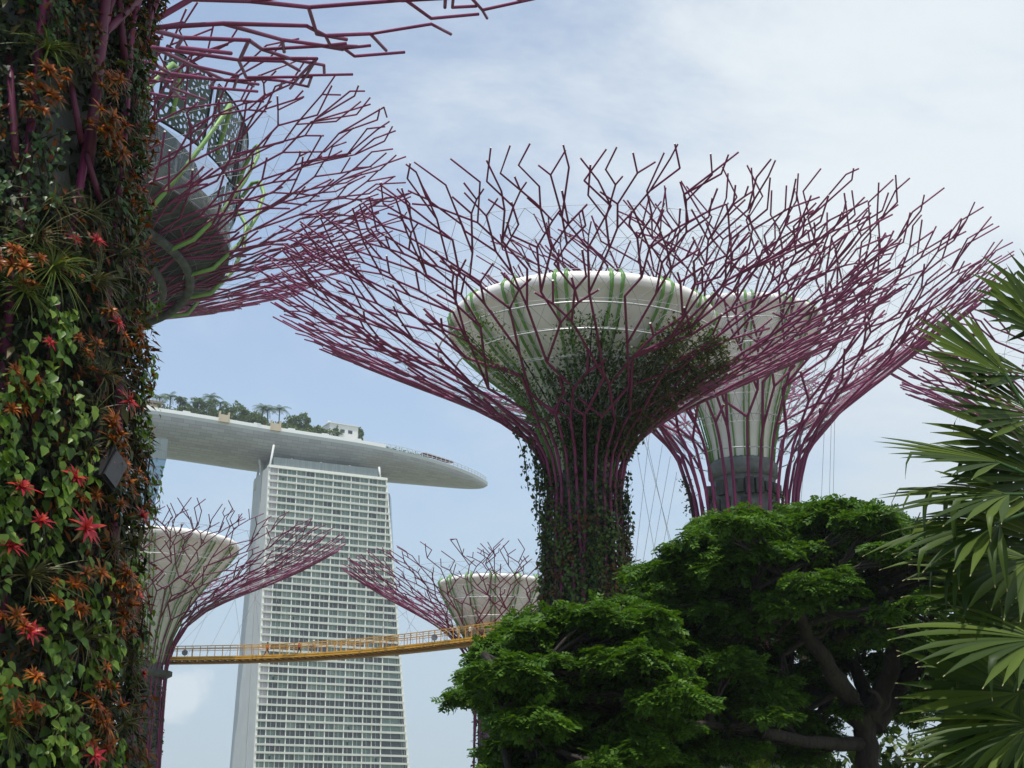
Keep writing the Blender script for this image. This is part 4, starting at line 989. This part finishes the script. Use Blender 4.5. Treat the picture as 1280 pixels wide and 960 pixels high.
# black spotlight box among the plants
p, n = on_L(132, 588, .35); t = thing('spotlight', 'black box-shaped spotlight fixed among the plants of the near trunk', 'spotlight', tuple(p))
tg = np.cross((0, 0, 1), n); rot = nrm(tg*.55+np.array((0, 0, 1)))
m = MB(); m.box((0, 0, 0), (.36, .30, .52), nrm(np.cross(rot, n)), n, rot); m.build('housing', M['black'], t)
m = MB(); m.box(tuple(n*.17), (.30, .03, .44), nrm(np.cross(rot, n)), n, rot); m.build('lens', mat('lens_glass', (.03, .03, .035), .1), t)
m = MB(); m.tube([tuple(-n*.15), tuple(-n*.6)], .03, 6); m.build('bracket', M['black'], t)

# ------------------------------------------------------------------ plants on the other supertrees
M['ivy'] = leafmat('trunk_ivy', [(.014, .028, .007), (.03, .06, .012), (.055, .10, .018), (.035, .028, .012)], .45, .25)
M['ivy_light'] = leafmat('light_creeper', [(.06, .11, .02), (.10, .15, .03), (.04, .09, .02)], .45, .3)
M['ivy_rust'] = leafmat('rusty_creeper', [(.10, .03, .012), (.06, .035, .014), (.16, .05, .012)], .5, .2)
M['ivy_olive'] = leafmat('olive_shoots', [(.045, .05, .014), (.08, .08, .02), (.03, .045, .015)], .5, .25)
def skin_leaves(pf, root, n, h0, h1, a0, a1, size, off=(-.3, .25), dens=None, T=HEART):
    h = rng.uniform(h0, h1, n); a = rng.uniform(a0, a1, n); r = np.interp(h, pf.h, pf.r)+rng.uniform(*off, n)
    if dens is not None: k = np.array([dens(x, y) for x, y in zip(a, h)]) > rng.random(n); h, a, r = h[k], a[k], r[k]
    m_ = len(h); nn = np.stack([np.cos(a), np.sin(a), np.zeros(m_)], 1)
    O = nn*r[:, None]; O[:, 2] = h
    Yd = nn*rng.uniform(0, .8, (m_, 1))+np.array((0, 0, -1.))*rng.uniform(0, 1.1, (m_, 1))+rng.normal(size=(m_, 3))*.5
    Zd = nn+np.array((0, 0, .8))+rng.normal(size=(m_, 3))*.45
    return scatter(T, HEART_F, O, Yd, Zd, rng.uniform(*size, m_))
locA = np.array((XA, YA, 0))
def angA(px):   # azimuth on A's front skin for a pixel column
    x = (px-728)/58; return -math.pi/2+math.asin(max(-.98, min(.98, x)))
hA = 23.5*kA
# thick creeper carpet on the trunk
L = Leaves()
L.raw(*skin_leaves(pfA, A, 16000, 2, hA+.5, -math.pi, 0, (.12, .24), (-.4, .32), lambda a, h: .95 if h < 16.2 else max(.4, .95-.22*(h-16.2)+.3*math.sin(a*9+h))), 0)
L.raw(*skin_leaves(pfA, A, 6000, 12, 22.5, -math.pi, 0, (.12, .26), (-1.0, .2), lambda a, h: .35+.4*math.sin(a*6+h*1.3)), 0)
L.raw(*skin_leaves(pfA, A, 3000, 8, 17.5, -math.pi, 0, (.12, .26), (.2, .5), lambda a, h: .9 if math.sin(a*5+h*.8) > .35 else .1), 1)
L.raw(*skin_leaves(pfA, A, 1500, 8, 17, -math.pi, 0, (.14, .30), (.15, .48), lambda a, h: .9 if math.sin(a*4.2-h*1.1+2) > .45 else .05), 2)
o = L.build('trunk_creeper', [M['ivy'], M['ivy_light'], M['ivy_rust']]); o.location = locA; tag(o, 'thick dark creeper mass wrapping the middle supertree trunk, with light and rusty patches', 'climbing plants', None, 'stuff')
def shoots(label, name, root_loc, pf, specs, m, size=(.14, .28), group='climbing plants on the middle supertree'):
    """a climber: leafy shoots following the branch shell; specs = (azimuth, h0, h1, n, spread, outward)"""
    t = thing(name, label, 'climbing plant', tuple(root_loc), group); L = Leaves(); b = MB()
    for (az, h0, h1, n, sp, of) in specs:
        h = h0+(h1-h0)*rng.random(n)**.8; a = az+rng.normal(size=n)*sp*np.minimum(1, 2.2/np.interp(h, pf.h, pf.r)+.25)
        r = np.interp(h, pf.h, pf.r)+of+rng.normal(size=n)*.28
        nn = np.stack([np.cos(a), np.sin(a), np.zeros(n)], 1); O = nn*r[:, None]; O[:, 2] = h+rng.normal(size=n)*.15
        Yd = nn*.4+rng.normal(size=(n, 3))*.8+np.array((0, 0, -.25)); L.add(LANCE*np.array((1.7, 1, 1)), LANCE_F, O, Yd, rng.normal(size=(n, 3))*.5+np.array((0, 0, 1)), rng.uniform(*size, n), 0)
        for q in range(3):
            aa = az+rng.normal()*sp*.5; hs = np.linspace(h0, h1, 9)
            b.tube([(math.cos(aa)*(np.interp(z, pf.h, pf.r)+of), math.sin(aa)*(np.interp(z, pf.h, pf.r)+of), z) for z in hs], .03, 4)
    L.build('leaves', M[m], t); b.build('stems', M['bark'], t)
hh = lambda h: h*kA
shoots('bushy olive climber spreading over the right-hand branches of the middle supertree', 'climbing_shrub', locA, pfA,
       [(R(-40), hh(25.5), hh(32.0), 3200, .17, -.35), (R(-22), hh(25.5), hh(31.6), 2700, .16, -.35), (R(-58), hh(25.5), hh(32.2), 2300, .14, -.5)], 'ivy_olive', (.16, .32))
shoots('dark green climber in the centre, rising over the white bowl of the middle supertree', 'climbing_shrub', locA, pfA,
       [(R(-92), hh(24), hh(32.0), 2500, .22, -.5), (R(-76), hh(24), hh(31), 1900, .20, -.5), (R(-108), hh(24), hh(30), 1500, .2, -.5)], 'ivy', (.14, .28))
shoots('yellow-leaved climber on the left-hand branches of the middle supertree', 'climbing_shrub', locA, pfA,
       [(R(-136), hh(27.5), hh(32), 620, .10, -.2), (R(-124), hh(27), hh(32.5), 330, .1, -.3)], 'ivy_light', (.14, .26))
shoots('yellow-green climber with light leaves on the front of the middle supertree trunk', 'climbing_shrub', locA, pfA,
       [(R(-78), hh(12.5), hh(20.5), 700, .10, .25), (R(-62), hh(11), hh(16), 320, .1, .25)], 'ivy_light', (.14, .28))
def fringe(label, az0, specs):
    t = thing('hanging_vine', label, 'hanging vine', tuple(locA), 'hanging vines on the middle supertree'); L = Leaves(); b = MB()
    for (az, h0, ln_, n) in specs:
        r0 = np.interp(h0, pfA.h, pfA.r); u = rng.random(n)
        h = h0-u*ln_; r = r0+.05+.12*np.sin(u*5+az)
        rb_ = np.interp(h, pfA.h, pfA.r); r = np.maximum(r*.5+rb_*.5+.15, rb_+.1)
        a = az+rng.normal(size=n)*.05; nn = np.stack([np.cos(a), np.sin(a), np.zeros(n)], 1); O = nn*(r+rng.normal(size=n)*.13)[:, None]; O[:, 2] = h
        L.add(HEART, HEART_F, O, rng.normal(size=(n, 3))*.6+np.array((0, 0, -1.)), nn+rng.normal(size=(n, 3))*.5, rng.uniform(.14, .27, n), 0)
        us = np.linspace(0, 1, 7); b.tube([(math.cos(az)*max(r0*.5+np.interp(h0-q*ln_, pfA.h, pfA.r)*.5+.2, 0), math.sin(az)*(r0*.5+np.interp(h0-q*ln_, pfA.h, pfA.r)*.5+.2), h0-q*ln_) for q in us], .02, 4)
    L.build('leaves', M['ivy'], t); b.build('stems', M['bark'], t)
fringe('ragged vine strands dangling from the left flare of the middle supertree', 0, [(R(-172), hh(28), 3.4, 90), (R(-166), hh(27), 4.2, 130), (R(-178), hh(26), 4.5, 140), (R(-160), hh(25), 5.5, 170), (R(-185), hh(24.5), 5, 120)])
fringe('leafy vine strands hanging down the left side of the middle trunk', 0, [(R(-175), hh(22), 5.5, 190), (R(-165), hh(19), 5, 190), (R(-182), hh(18), 5, 170), (R(-150), hh(21), 4, 120)])
fringe('sparse vine strands down the right side of the middle trunk', 0, [(R(-4), hh(25), 5, 130), (R(-12), hh(23), 5.5, 140), (R(2), hh(18), 6, 160)])
# floodlight bracketed to the middle trunk
p = at(773, 633, YA-.6); t = thing('floodlight', 'small dark tubular floodlight jutting from the right side of the middle trunk', 'floodlight', tuple(p))
m = MB(); m.tube([(-.38, 0, .12), (.32, 0, -.08)], [.2, .22], 12, cap=3); m.build('housing', M['black'], t)
m = MB(); m.tube([(-.3, 0, .1), (-1.0, .5, -.1)], .05, 6); m.build('bracket', M['black'], t)
# sparse planting low on the other trunks
def trunk_carpet(pf, x, y, label, n, h1, size=(.2, .42)):
    L = Leaves(); L.raw(*skin_leaves(pf, None, n, 0, h1, -math.pi, 0.1, size, (-.6, .15), lambda a, h: .75+.3*math.sin(a*5+h*.6)), 0)
    L.raw(*skin_leaves(pf, None, n//6, 0, h1, -math.pi, 0.1, size, (-.2, .2)), 1)
    o = L.build('trunk_creeper', [M['ivy'], M['ivy_rust']]); o.location = (x, y, 0); tag(o, label, 'climbing plants', None, 'stuff')
trunk_carpet(pfD, XD, YD, 'dark creeper mass covering the trunk below the left end of the footbridge', 2600, 18.5)
trunk_carpet(pfE, XE, YE, 'dark creeper mass on the trunk below the right end of the footbridge', 1500, 15)
trunk_carpet(pfC, XC, YC, 'dark creeper mass on the trunk of the tall supertree just above the rain tree', 2600, 23)
shoots('small yellow-leaved bush at the foot of the tall supertree funnel', 'climbing_shrub', np.array((XC, YC, 0)), pfC, [(R(-55), 23, 26.5, 200, .06, -.6)], 'ivy_light', (.2, .4), 'climbing plants on the tall supertree')
shoots('thin hanging vine on the left outer rib of the tall supertree', 'climbing_shrub', np.array((XC, YC, 0)), pfC, [(R(-176), 22.5, 28.5, 160, .05, .15)], 'ivy', (.2, .36), 'climbing plants on the tall supertree')
# maintenance ledge round the left small trunk, long guy cables under the tall canopy
m = MB(); m.lathe([(2.4, 19.2), (3.0, 19.5), (3.0, 20.0), (2.4, 20.1)], 24); m.build('ledge', M['dark_concrete'], D_)
for i, (xa, ya, xb, yb, Yc) in enumerate([(790, 528, 826, 735, 96), (800, 530, 850, 720, 96), (812, 540, 790, 740, 97), (828, 556, 796, 750, 97), (838, 570, 806, 750, 98), (805, 535, 842, 700, 98), (846, 590, 822, 720, 99), (1032, 498, 1026, 640, 104), (1040, 492, 1036, 650, 104), (1044, 490, 1041, 650, 105), (1010, 520, 1000, 640, 104)]):
    m = MB(); m.tube([at(xa, ya, Yc)-np.array((XC, YC, 0)), at(xb, yb, Yc+3)-np.array((XC, YC, 0))], .018, 3); m.build('guy_cable', M['cable'], C)
#@@P4
# ------------------------------------------------------------------ rain trees
M['rainleaf'] = leafmat('rain_tree_leaf', [(.026, .068, .007), (.046, .110, .010), (.082, .168, .014), (.036, .084, .008)], .5, .28, .15)
M['shrubleaf'] = leafmat('shrub_leaf', [(.02, .045, .01), (.05, .09, .015), (.10, .14, .02)], .45, .3)
def limb(b, pts, r0, r1, n=None):
    P = np.array(pts, float); d = np.r_[0, np.cumsum(np.linalg.norm(np.diff(P, axis=0), axis=1))]; s = np.linspace(0, d[-1], n or 3*len(P))
    Q = np.stack([np.interp(s, d, P[:, i]) for i in range(3)], 1)
    for _ in range(2): Q[1:-1] = (Q[:-2]+2*Q[1:-1]+Q[2:])/4
    Q[1:-1] += rng.normal(size=(len(Q)-2, 3))*min(.05, r0*.14)
    b.tube(Q, np.linspace(r0, r1, len(Q)), 8, cap=3); return Q
def pad(L, c, rx, ry, rz, n, size=(.26, .44)):
    """one flattened spray-pad: shell of drooping feathery leaves, fuller on top"""
    u = rng.random(n)*2*math.pi; rr = rng.random(n)**.62; x = rr*np.cos(u); y = rr*np.sin(u)
    lump = 1+.18*np.sin(3*u+c[0])+.12*np.sin(7*u+c[2])
    top = np.sqrt(np.clip(1-rr**2, 0, 1)); z = top*rng.uniform(-.25, 1, n)
    O = np.stack([x*rx*lump, y*ry*lump, z*rz+.25*np.sin(x*5+c[1])*rz], 1)+c
    Yd = np.stack([x*.6, y*.6, -.12-.2*rr], 1)+rng.normal(size=(n, 3))*np.array((.9, .9, .3))
    Zd = np.array((0, 0, 1.))+np.stack([x, y, 0*x], 1)*.35+rng.normal(size=(n, 3))*.4
    L.add(SPRAY, SPRAY_F, O, Yd, Zd, rng.uniform(*size, n), 0)
def rain_tree(label, base, trunk_pts, limbs, pads, n_per, twigs=True, dy_=0):
    t = thing('rain_tree', label, 'tree', tuple(base), 'spreading rain trees'); B0 = np.array(base)
    b = MB(); T = limb(b, [np.array(q)-B0 for q in trunk_pts], .50, .36); b.build('trunk', M['bark'], t)
    ends = []
    for pts, r0, r1 in limbs:
        b = MB(); Q = limb(b, [np.array(q)-B0 for q in pts], r0, r1); ends.extend(Q[2:]); b.build('limb', M['bark'], t)
    ends = np.array(ends); L = Leaves(); b = MB()
    for (px, py, Y, rxp, ryp) in pads:
        py += dy_
        c = at(px, py, Y)-B0; sc = Y*1.06/FPX
        pad(L, c-np.array((0, 0, ryp*sc*.3)), rxp*sc, rxp*sc*.9, ryp*sc*1.25, max(40, int(n_per*3.0*(rxp/40)**1.6)))
        if twigs:
            e = ends[np.argmin(np.linalg.norm(ends-c, axis=1))]; md = (e+c)/2+np.array((0, 0, -.3))+rng.normal(size=3)*.25
            b.tube([e, md, c-np.array((0, 0, .3))], [.11, .08, .03], 5)
            for q in range(3):
                d = rng.normal(size=3)*np.array((rxp*sc*.55, rxp*sc*.5, .3)); b.tube([md, (md+c)/2+d*.4, c+d-np.array((0, 0, .25))], [.06, .045, .015], 4)
    b.build('twigs', M['bark'], t)
    L.build('crown', M['rainleaf'], t)
Y1 = 46.0
bR = at(1082, 960, Y1); bR[2] = 0
P_ = lambda px, py, Y=Y1: at(px, py, Y)
rp = random.Random(9)
pads1 = []
def row(pts, dy, Yr, rx, ry, jit=9):
    for px, py in pts: pads1.append((px+rp.uniform(-jit, jit), py+dy+rp.uniform(-jit, jit)*.5, rp.uniform(*Yr), rx*rp.uniform(.8, 1.25), ry*rp.uniform(.8, 1.2)))
# upper outline, then layers beneath; the hollow at lower centre is left open to the sky
row([(842, 704), (868, 672), (905, 655), (940, 650), (978, 646), (1010, 640), (1045, 634), (1080, 640), (1118, 652), (1150, 658), (1185, 662)], 6, (40, 52), 38, 16)
row([(832, 735), (862, 716), (900, 700), (938, 690), (975, 684), (1012, 680), (1050, 676), (1090, 680), (1130, 690), (1170, 700)], 4, (38, 54), 42, 18)
row([(822, 712), (850, 760), (885, 748), (920, 738), (955, 730), (990, 724), (1028, 722), (1068, 730), (1108, 738), (1150, 745), (1190, 740)], 6, (38, 54), 40, 18)
row([(840, 800), (872, 792), (905, 780), (940, 772), (970, 768), (1165, 785)], 6, (38, 52), 38, 17)
row([(850, 840), (885, 832), (915, 822), (950, 815), (1180, 815)], 6, (39, 52), 34, 15)
row([(870, 872), (905, 868), (935, 858), (965, 860), (1000, 855), (1195, 850), (1170, 868)], 6, (42, 52), 30, 13)
row([(1020, 790), (1060, 780), (1105, 792), (1040, 830), (1135, 820), (1010, 850), (1100, 850)], 0, (44, 56), 17, 7)
row([(985, 800), (1030, 765), (1062, 800), (1085, 775), (1120, 775), (1150, 790), (1165, 830), (1120, 845), (1085, 830), (1000, 830), (1030, 870), (975, 885), (1055, 885), (1145, 880)], 0, (44, 56), 19, 8)
row([(890, 920), (930, 930), (975, 905), (1000, 940), (1040, 925)], 0, (44, 52), 26, 11)
poly1 = [(835, 700), (870, 655), (940, 638), (1045, 626), (1120, 645), (1195, 660), (1215, 780), (1200, 880), (1100, 800), (1010, 770), (960, 800), (1000, 880), (960, 940), (870, 930), (840, 860), (815, 790)]
def inside(x, y, P):
    c = False; j = len(P)-1
    for i in range(len(P)):
        if (P[i][1] > y) != (P[j][1] > y) and x < (P[j][0]-P[i][0])*(y-P[i][1])/(P[j][1]-P[i][1])+P[i][0]: c = not c
        j = i
    return c
def fill(poly, n, Yr, rx, ry):
    k = 0
    while k < n:
        x = rp.uniform(min(q[0] for q in poly), max(q[0] for q in poly)); y = rp.uniform(min(q[1] for q in poly), max(q[1] for q in poly))
        if inside(x, y, poly): pads1.append((x, y, rp.uniform(*Yr), rx*rp.uniform(.7, 1.3), ry*rp.uniform(.7, 1.3))); k += 1
fill(poly1, 105, (38, 54), 21, 7)
fill([(830, 720), (870, 662), (940, 645), (1045, 634), (1120, 650), (1195, 668), (1200, 760), (840, 780)], 75, (39, 53), 24, 7)
fill([(960, 760), (1140, 760), (1160, 900), (980, 930)], 24, (47, 57), 14, 5)
fill([(860, 880), (1010, 870), (1060, 950), (870, 960)], 26, (46, 56), 26, 9)
limbs1 = [
    ([P_(1080, 905), P_(1060, 868, 45), P_(1030, 828, 43), P_(1000, 778, 42), P_(985, 730, 41), P_(960, 700, 42)], .38, .10),
    ([P_(1080, 905), P_(1082, 860, 47), P_(1055, 820, 48), P_(1035, 780, 49), P_(1020, 730, 50)], .30, .08),
    ([P_(1088, 905), P_(1108, 850, 46), P_(1120, 800, 45), P_(1118, 760, 44), P_(1090, 715, 44)], .40, .10),
    ([P_(1092, 908), P_(1125, 858, 47), P_(1152, 808, 48), P_(1172, 760, 49), P_(1168, 712, 50)], .36, .09),
    ([P_(1120, 860, 47), P_(1150, 830, 45), P_(1185, 800, 44), P_(1205, 760, 44)], .24, .07),
    ([P_(1078, 930), P_(1020, 930, 44), P_(965, 918, 42), P_(905, 908, 41), P_(860, 903, 40), P_(815, 897, 39)], .24, .09),
    ([P_(1070, 900), P_(1010, 862, 48), P_(950, 838, 50), P_(895, 825, 51), P_(850, 800, 51)], .28, .07),
    ([P_(1045, 800, 44), P_(1062, 775, 44), P_(1058, 745, 44), P_(1040, 715, 44)], .14, .05),
    ([P_(1076, 800, 48), P_(1085, 770, 49), P_(1075, 740, 50)], .12, .05),
    ([P_(1083, 890, 45), P_(1103, 880, 44), P_(1098, 868, 44), P_(1085, 862, 44)], .16, .06)]
rain_tree('large spreading rain tree with dark forked limbs, in front of the tall supertree', bR, [bR, P_(1086, 965), P_(1082, 930), P_(1084, 900)], limbs1, pads1, 150)
# the second tree, its crown reaching lower and further left
Y2 = 40.0; b2 = at(760, 1010, Y2); b2[2] = 0
P2 = lambda px, py, Y=Y2: at(px, py, Y)
pads1 = []
row([(662, 786), (672, 768), (680, 752), (715, 746), (750, 744), (785, 738), (815, 735), (840, 742)], 8, (35, 46), 32, 13)
row([(640, 816), (650, 802), (655, 788), (692, 778), (728, 774), (765, 770), (802, 768), (838, 775)], 6, (34, 46), 36, 14)
row([(606, 850), (632, 838), (640, 824), (678, 812), (715, 806), (752, 802), (790, 800), (826, 806), (860, 815)], 6, (34, 46), 36, 14)
row([(662, 850), (698, 840), (735, 836), (772, 834), (808, 836), (842, 845)], 6, (34, 46), 36, 14)
row([(655, 880), (665, 874), (690, 875), (728, 868), (765, 866), (802, 872), (835, 882)], 6, (34, 44), 34, 14)
row([(642, 918), (655, 906), (662, 905), (698, 905), (735, 900), (772, 902), (808, 912), (840, 905)], 6, (34, 44), 34, 14)
row([(625, 952), (650, 940), (655, 940), (690, 940), (726, 938), (762, 940), (800, 945)], 4, (34, 44), 32, 13)
row([(630, 985), (650, 978), (690, 975), (740, 975), (785, 985)], 0, (34, 44), 32, 13)
fill([(625, 790), (700, 752), (840, 745), (850, 960), (620, 960), (650, 900), (580, 855)], 85, (35, 46), 21, 7)
fill([(600, 815), (665, 762), (800, 740), (845, 745), (850, 850), (600, 845)], 45, (35, 45), 22, 7)
pads1 += [(606, 806, 37, 18, 7), (622, 790, 37, 20, 8), (640, 778, 38, 22, 8), (598, 822, 36, 18, 7), (632, 800, 36, 24, 9), (655, 766, 39, 22, 8)]
limbs2 = [([P2(760, 985), P2(730, 930), P2(690, 880, 38), P2(640, 840, 36), P2(605, 818, 35)], .30, .07), ([P2(762, 985), P2(760, 920), P2(740, 850, 42), P2(720, 790, 43), P2(700, 768, 43)], .3, .07),
          ([P2(765, 985), P2(800, 920), P2(825, 860, 41), P2(820, 800, 42), P2(800, 760, 42)], .28, .07), ([P2(750, 970), P2(690, 940, 38), P2(640, 920, 36), P2(605, 905, 36)], .2, .06)]
rain_tree('rain tree with the lower crown reaching left across the foot of the vine-covered trunk', b2, [b2, P2(760, 1000), P2(761, 980)], limbs2, pads1, 160, dy_=15)

# understorey shrubs behind and below the rain trees
def shrub(px, py, Y, wd, label, m='shrubleaf', n=900):
    top = at(px, py, Y); t = thing('shrub', label, 'shrub', (top[0], top[1], 0), 'shrubs under the rain trees'); h = top[2]
    d = nrm(rng.normal(size=(n, 3))); d[:, 2] = np.abs(d[:, 2]); rr = rng.uniform(.3, 1, n)**.5
    lump = 1+.22*np.sin(d[:, 0]*6+px)+.18*np.sin(d[:, 1]*8+px)
    O = d*(rr*lump)[:, None]*np.array((wd, wd*.8, h*.95)); L = Leaves(); L.add(LANCE*np.array((1.8, 1, 1)), LANCE_F, O, d+rng.normal(size=(n, 3))*.6, np.array((0, 0, 1.))+rng.normal(size=(n, 3))*.5, rng.uniform(.3, .6, n))
    L.build('foliage', M[m], t)
    b = MB()
    for q in range(5):
        e = np.array((rng.normal()*wd*.4, rng.normal()*wd*.3, h*.8)); b.tube([(0, 0, 0), e*.5+rng.normal(size=3)*.1, e], [.09, .06, .03], 5)
    b.build('stems', M['bark'], t)
for a in [(1040, 905, 58, 3.6, 'bright yellow-green shrub behind the trunk of the large rain tree'), (980, 930, 60, 3.5, 'dark shrub left of the yellow-green one, under the long horizontal limb'), (925, 915, 62, 3.6, 'tall dark shrub under the end of the long horizontal limb'),
          (1130, 925, 56, 3.4, 'dark shrub between the large rain tree trunk and the fan palm'), (1180, 900, 58, 3.6, 'tall shrub half hidden by the lower fan palm leaves'), (700, 930, 62, 4.0, 'sunlit shrub behind the second rain tree, near its middle'), (790, 935, 64, 3.6, 'shrub behind the second rain tree, right of its trunk')]:
    shrub(*a, n=1500)
# bare straight trunk behind the left end of the long limb
p = at(868, 985, 58); t = thing('tall_tree', 'straight dark tree with leafy stem behind the left end of the long limb', 'tree', (p[0], p[1], 0)); h = at(868, 850, 58)[2]
b = MB(); b.tube([(0, 0, 0), (.05, 0, h*.5), (0, 0, h)], [.42, .38, .3], 10); b.build('trunk', M['bark'], t)
L = Leaves(); n = 900; O = rng.normal(size=(n, 3))*np.array((.8, .8, 1.6))+np.array((0, 0, h-.5)); L.add(LANCE*np.array((1.8, 1, 1)), LANCE_F, O, rng.normal(size=(n, 3)), np.array((0, 0, 1.))+rng.normal(size=(n, 3))*.5, rng.uniform(.25, .5, n))
n = 500; O = np.stack([rng.normal(size=n)*.4, rng.normal(size=n)*.4, rng.uniform(0, h, n)], 1); L.add(LANCE*np.array((1.8, 1, 1)), LANCE_F, O, rng.normal(size=(n, 3)), np.array((0, 0, 1.))+rng.normal(size=(n, 3))*.5, rng.uniform(.2, .4, n)); L.build('crown', M['shrubleaf'], t)

# ------------------------------------------------------------------ fan palm at the right edge
M['fan'] = leafmat('fan_palm_leaf', [(.014, .031, .003), (.030, .056, .005), (.062, .094, .008), (.022, .044, .004)], .5, .10, .16)
M['fantip'] = mat('dry_leaf_tip', (.22, .19, .09), .8)
YP = 12.0; pb3 = at(1345, 960, YP); pb3[2] = 0
palm = thing('fan_palm', 'fan palm with large dark pleated leaves filling the right edge', 'palm tree', tuple(pb3))
crown = at(1345, 640, YP)-pb3
b = MB(); b.tube([(0, 0, 0), (.03, 0, crown[2]*.5), tuple(crown)], [.17, .14, .13], 12); b.build('trunk', M['bark'], palm)
def fan(px, py, Y, deg, tiltback, Lf, half=115, nseg=26, droop=.1, seed=0, broken=.15, wseg=.105, width=None):
    """one pleated leaf: hub at a point, midrib direction deg (0=left in the view, 90=up), blade plane leaning"""
    rb = random.Random(seed); hub = at(px, py, Y)-pb3
    a = R(180-deg); d = np.array((math.cos(a), 0, math.sin(a)))
    yaw = R(tiltback); nrmv = np.array((0, -1, 0))*math.cos(yaw)+np.array((0, 0, 1))*math.sin(yaw)
    nrmv = nrm(nrmv-d*np.dot(nrmv, d)); e = np.cross(nrmv, d)
    L = Leaves()
    for i in range(nseg):
        u = (i+.5)/nseg*2-1; th = R(half)*u
        q = d*math.cos(th)+e*math.sin(th); sd = -d*math.sin(th)+e*math.cos(th)
        ll = Lf*(1-.28*abs(u)**1.5)*rb.uniform(.93, 1.06); br_at = rb.uniform(.5, .72) if rb.random() < broken else 9; V = []; F = []; ns_ = 9; P = hub.copy(); dirv = q+nrmv*.05*rb.uniform(-1, 1); hw0 = math.tan(R(half)/nseg)*.98
        for k in range(ns_+1):
            s = k/ns_; w_ = min(hw0*ll*s, ll*wseg*.42)*(1 if s < .62 else max(.10, 1-((s-.62)/.38)**1.5))
            fold = w_*.42
            V += [P-sd*w_, P-nrmv*fold, P+sd*w_]
            dirv = dirv+np.array((0, 0, -1.))*droop*(.4+s)*.12
            if s > br_at: dirv = nrm(dirv*.42+np.array((0, 0, -1.))*.75); 
            dirv = nrm(dirv); P = P+dirv*ll/ns_
        for k in range(ns_): F += [(3*k, 3*k+1, 3*k+4, 3*k+3), (3*k+1, 3*k+2, 3*k+5, 3*k+4)]
        L.raw(np.array(V), np.array(F), 0)
        # dry pale tip
        n0 = len(V)-3; tipq = np.array([V[n0], V[n0+2], V[n0+2]+dirv*.025, V[n0]+dirv*.025]); L.raw(tipq, np.array([(0, 1, 2, 3)]), 1)
    o = L.build('fan_leaf', [M['fan'], M['fantip']], palm)
    b = MB(); md = (hub+crown)/2+np.array((0, 0, .08)); b.tube([crown, md, hub+d*.06], [.022, .018, .014], 6); b.build('leaf_stalk', M['vine_dim'], o); 
    bpy.data.objects[o.name].parent = palm
for i, a in enumerate([
    (1252, 578, 12.0, 12, 62, 1.15, 62, 15, .20), (1262, 470, 12.3, 36, 30, 1.05, 40, 11, .05), (1262, 618, 11.6, 2, 66, 1.22, 70, 17, .30), (1310, 420, 12.6, 52, 35, .9, 50, 12, .1),
    (1250, 655, 11.5, -2, 60, 1.15, 75, 18, .5), (1290, 700, 11.8, 6, 55, 1.25, 70, 18, .5), (1275, 866, 11.5, 4, 6, 1.02, 100, 28, .1), (1300, 800, 11.0, 10, 58, 1.15, 65, 17, .45),
    (1300, 520, 12.6, 25, 45, 1.15, 60, 15, .15), (1315, 745, 12.2, 8, 40, 1.3, 70, 18, .4), (1330, 925, 11.8, 6, 50, 1.25, 70, 18, .5), (1300, 985, 11.4, 15, 55, 1.15, 70, 18, .3),
    (1320, 600, 12.7, 15, 40, 1.2, 70, 18, .2), (1290, 470, 12.9, 20, 50, 1.1, 55, 13, .25), (1330, 840, 12.6, 10, 25, 1.2, 80, 20, .3), (1335, 690, 12.9, 12, 30, 1.3, 80, 20, .3), (1330, 400, 13, 35, 20, 1.0, 60, 14, .15), (1290, 905, 11.2, -4, 58, 1.0, 75, 20, .4), (1300, 845, 12.9, 4, 30, 1.15, 75, 20, .3), (1310, 780, 13.1, 10, 20, 1.2, 80, 20, .3), (1290, 960, 12.4, 0, 30, 1.1, 80, 22, .3), (1300, 560, 13.2, 10, 25, 1.15, 65, 16, .2), (1320, 650, 13.3, 5, 15, 1.25, 80, 20, .3)]):
    fan(*a, seed=i*7+3, broken=.5 if i in (2, 4, 5) else .12)

# ------------------------------------------------------------------ humid air
hb = MB(); hb.box((0, 700, 112), (2500, 2500, 226)); hz_m = bpy.data.materials.new('humid_air'); hz_m.use_nodes = True; t = hz_m.node_tree; t.nodes.remove(t.nodes['Principled BSDF'])
pv = t.nodes.new('ShaderNodeVolumePrincipled'); pv.inputs['Color'].default_value = (.86, .92, 1, 1); pv.inputs['Density'].default_value = .00017; pv.inputs['Anisotropy'].default_value = .3
t.links.new(pv.outputs[0], t.nodes['Material Output'].inputs['Volume']); o = hb.build('haze', hz_m); o['kind'] = 'stuff'
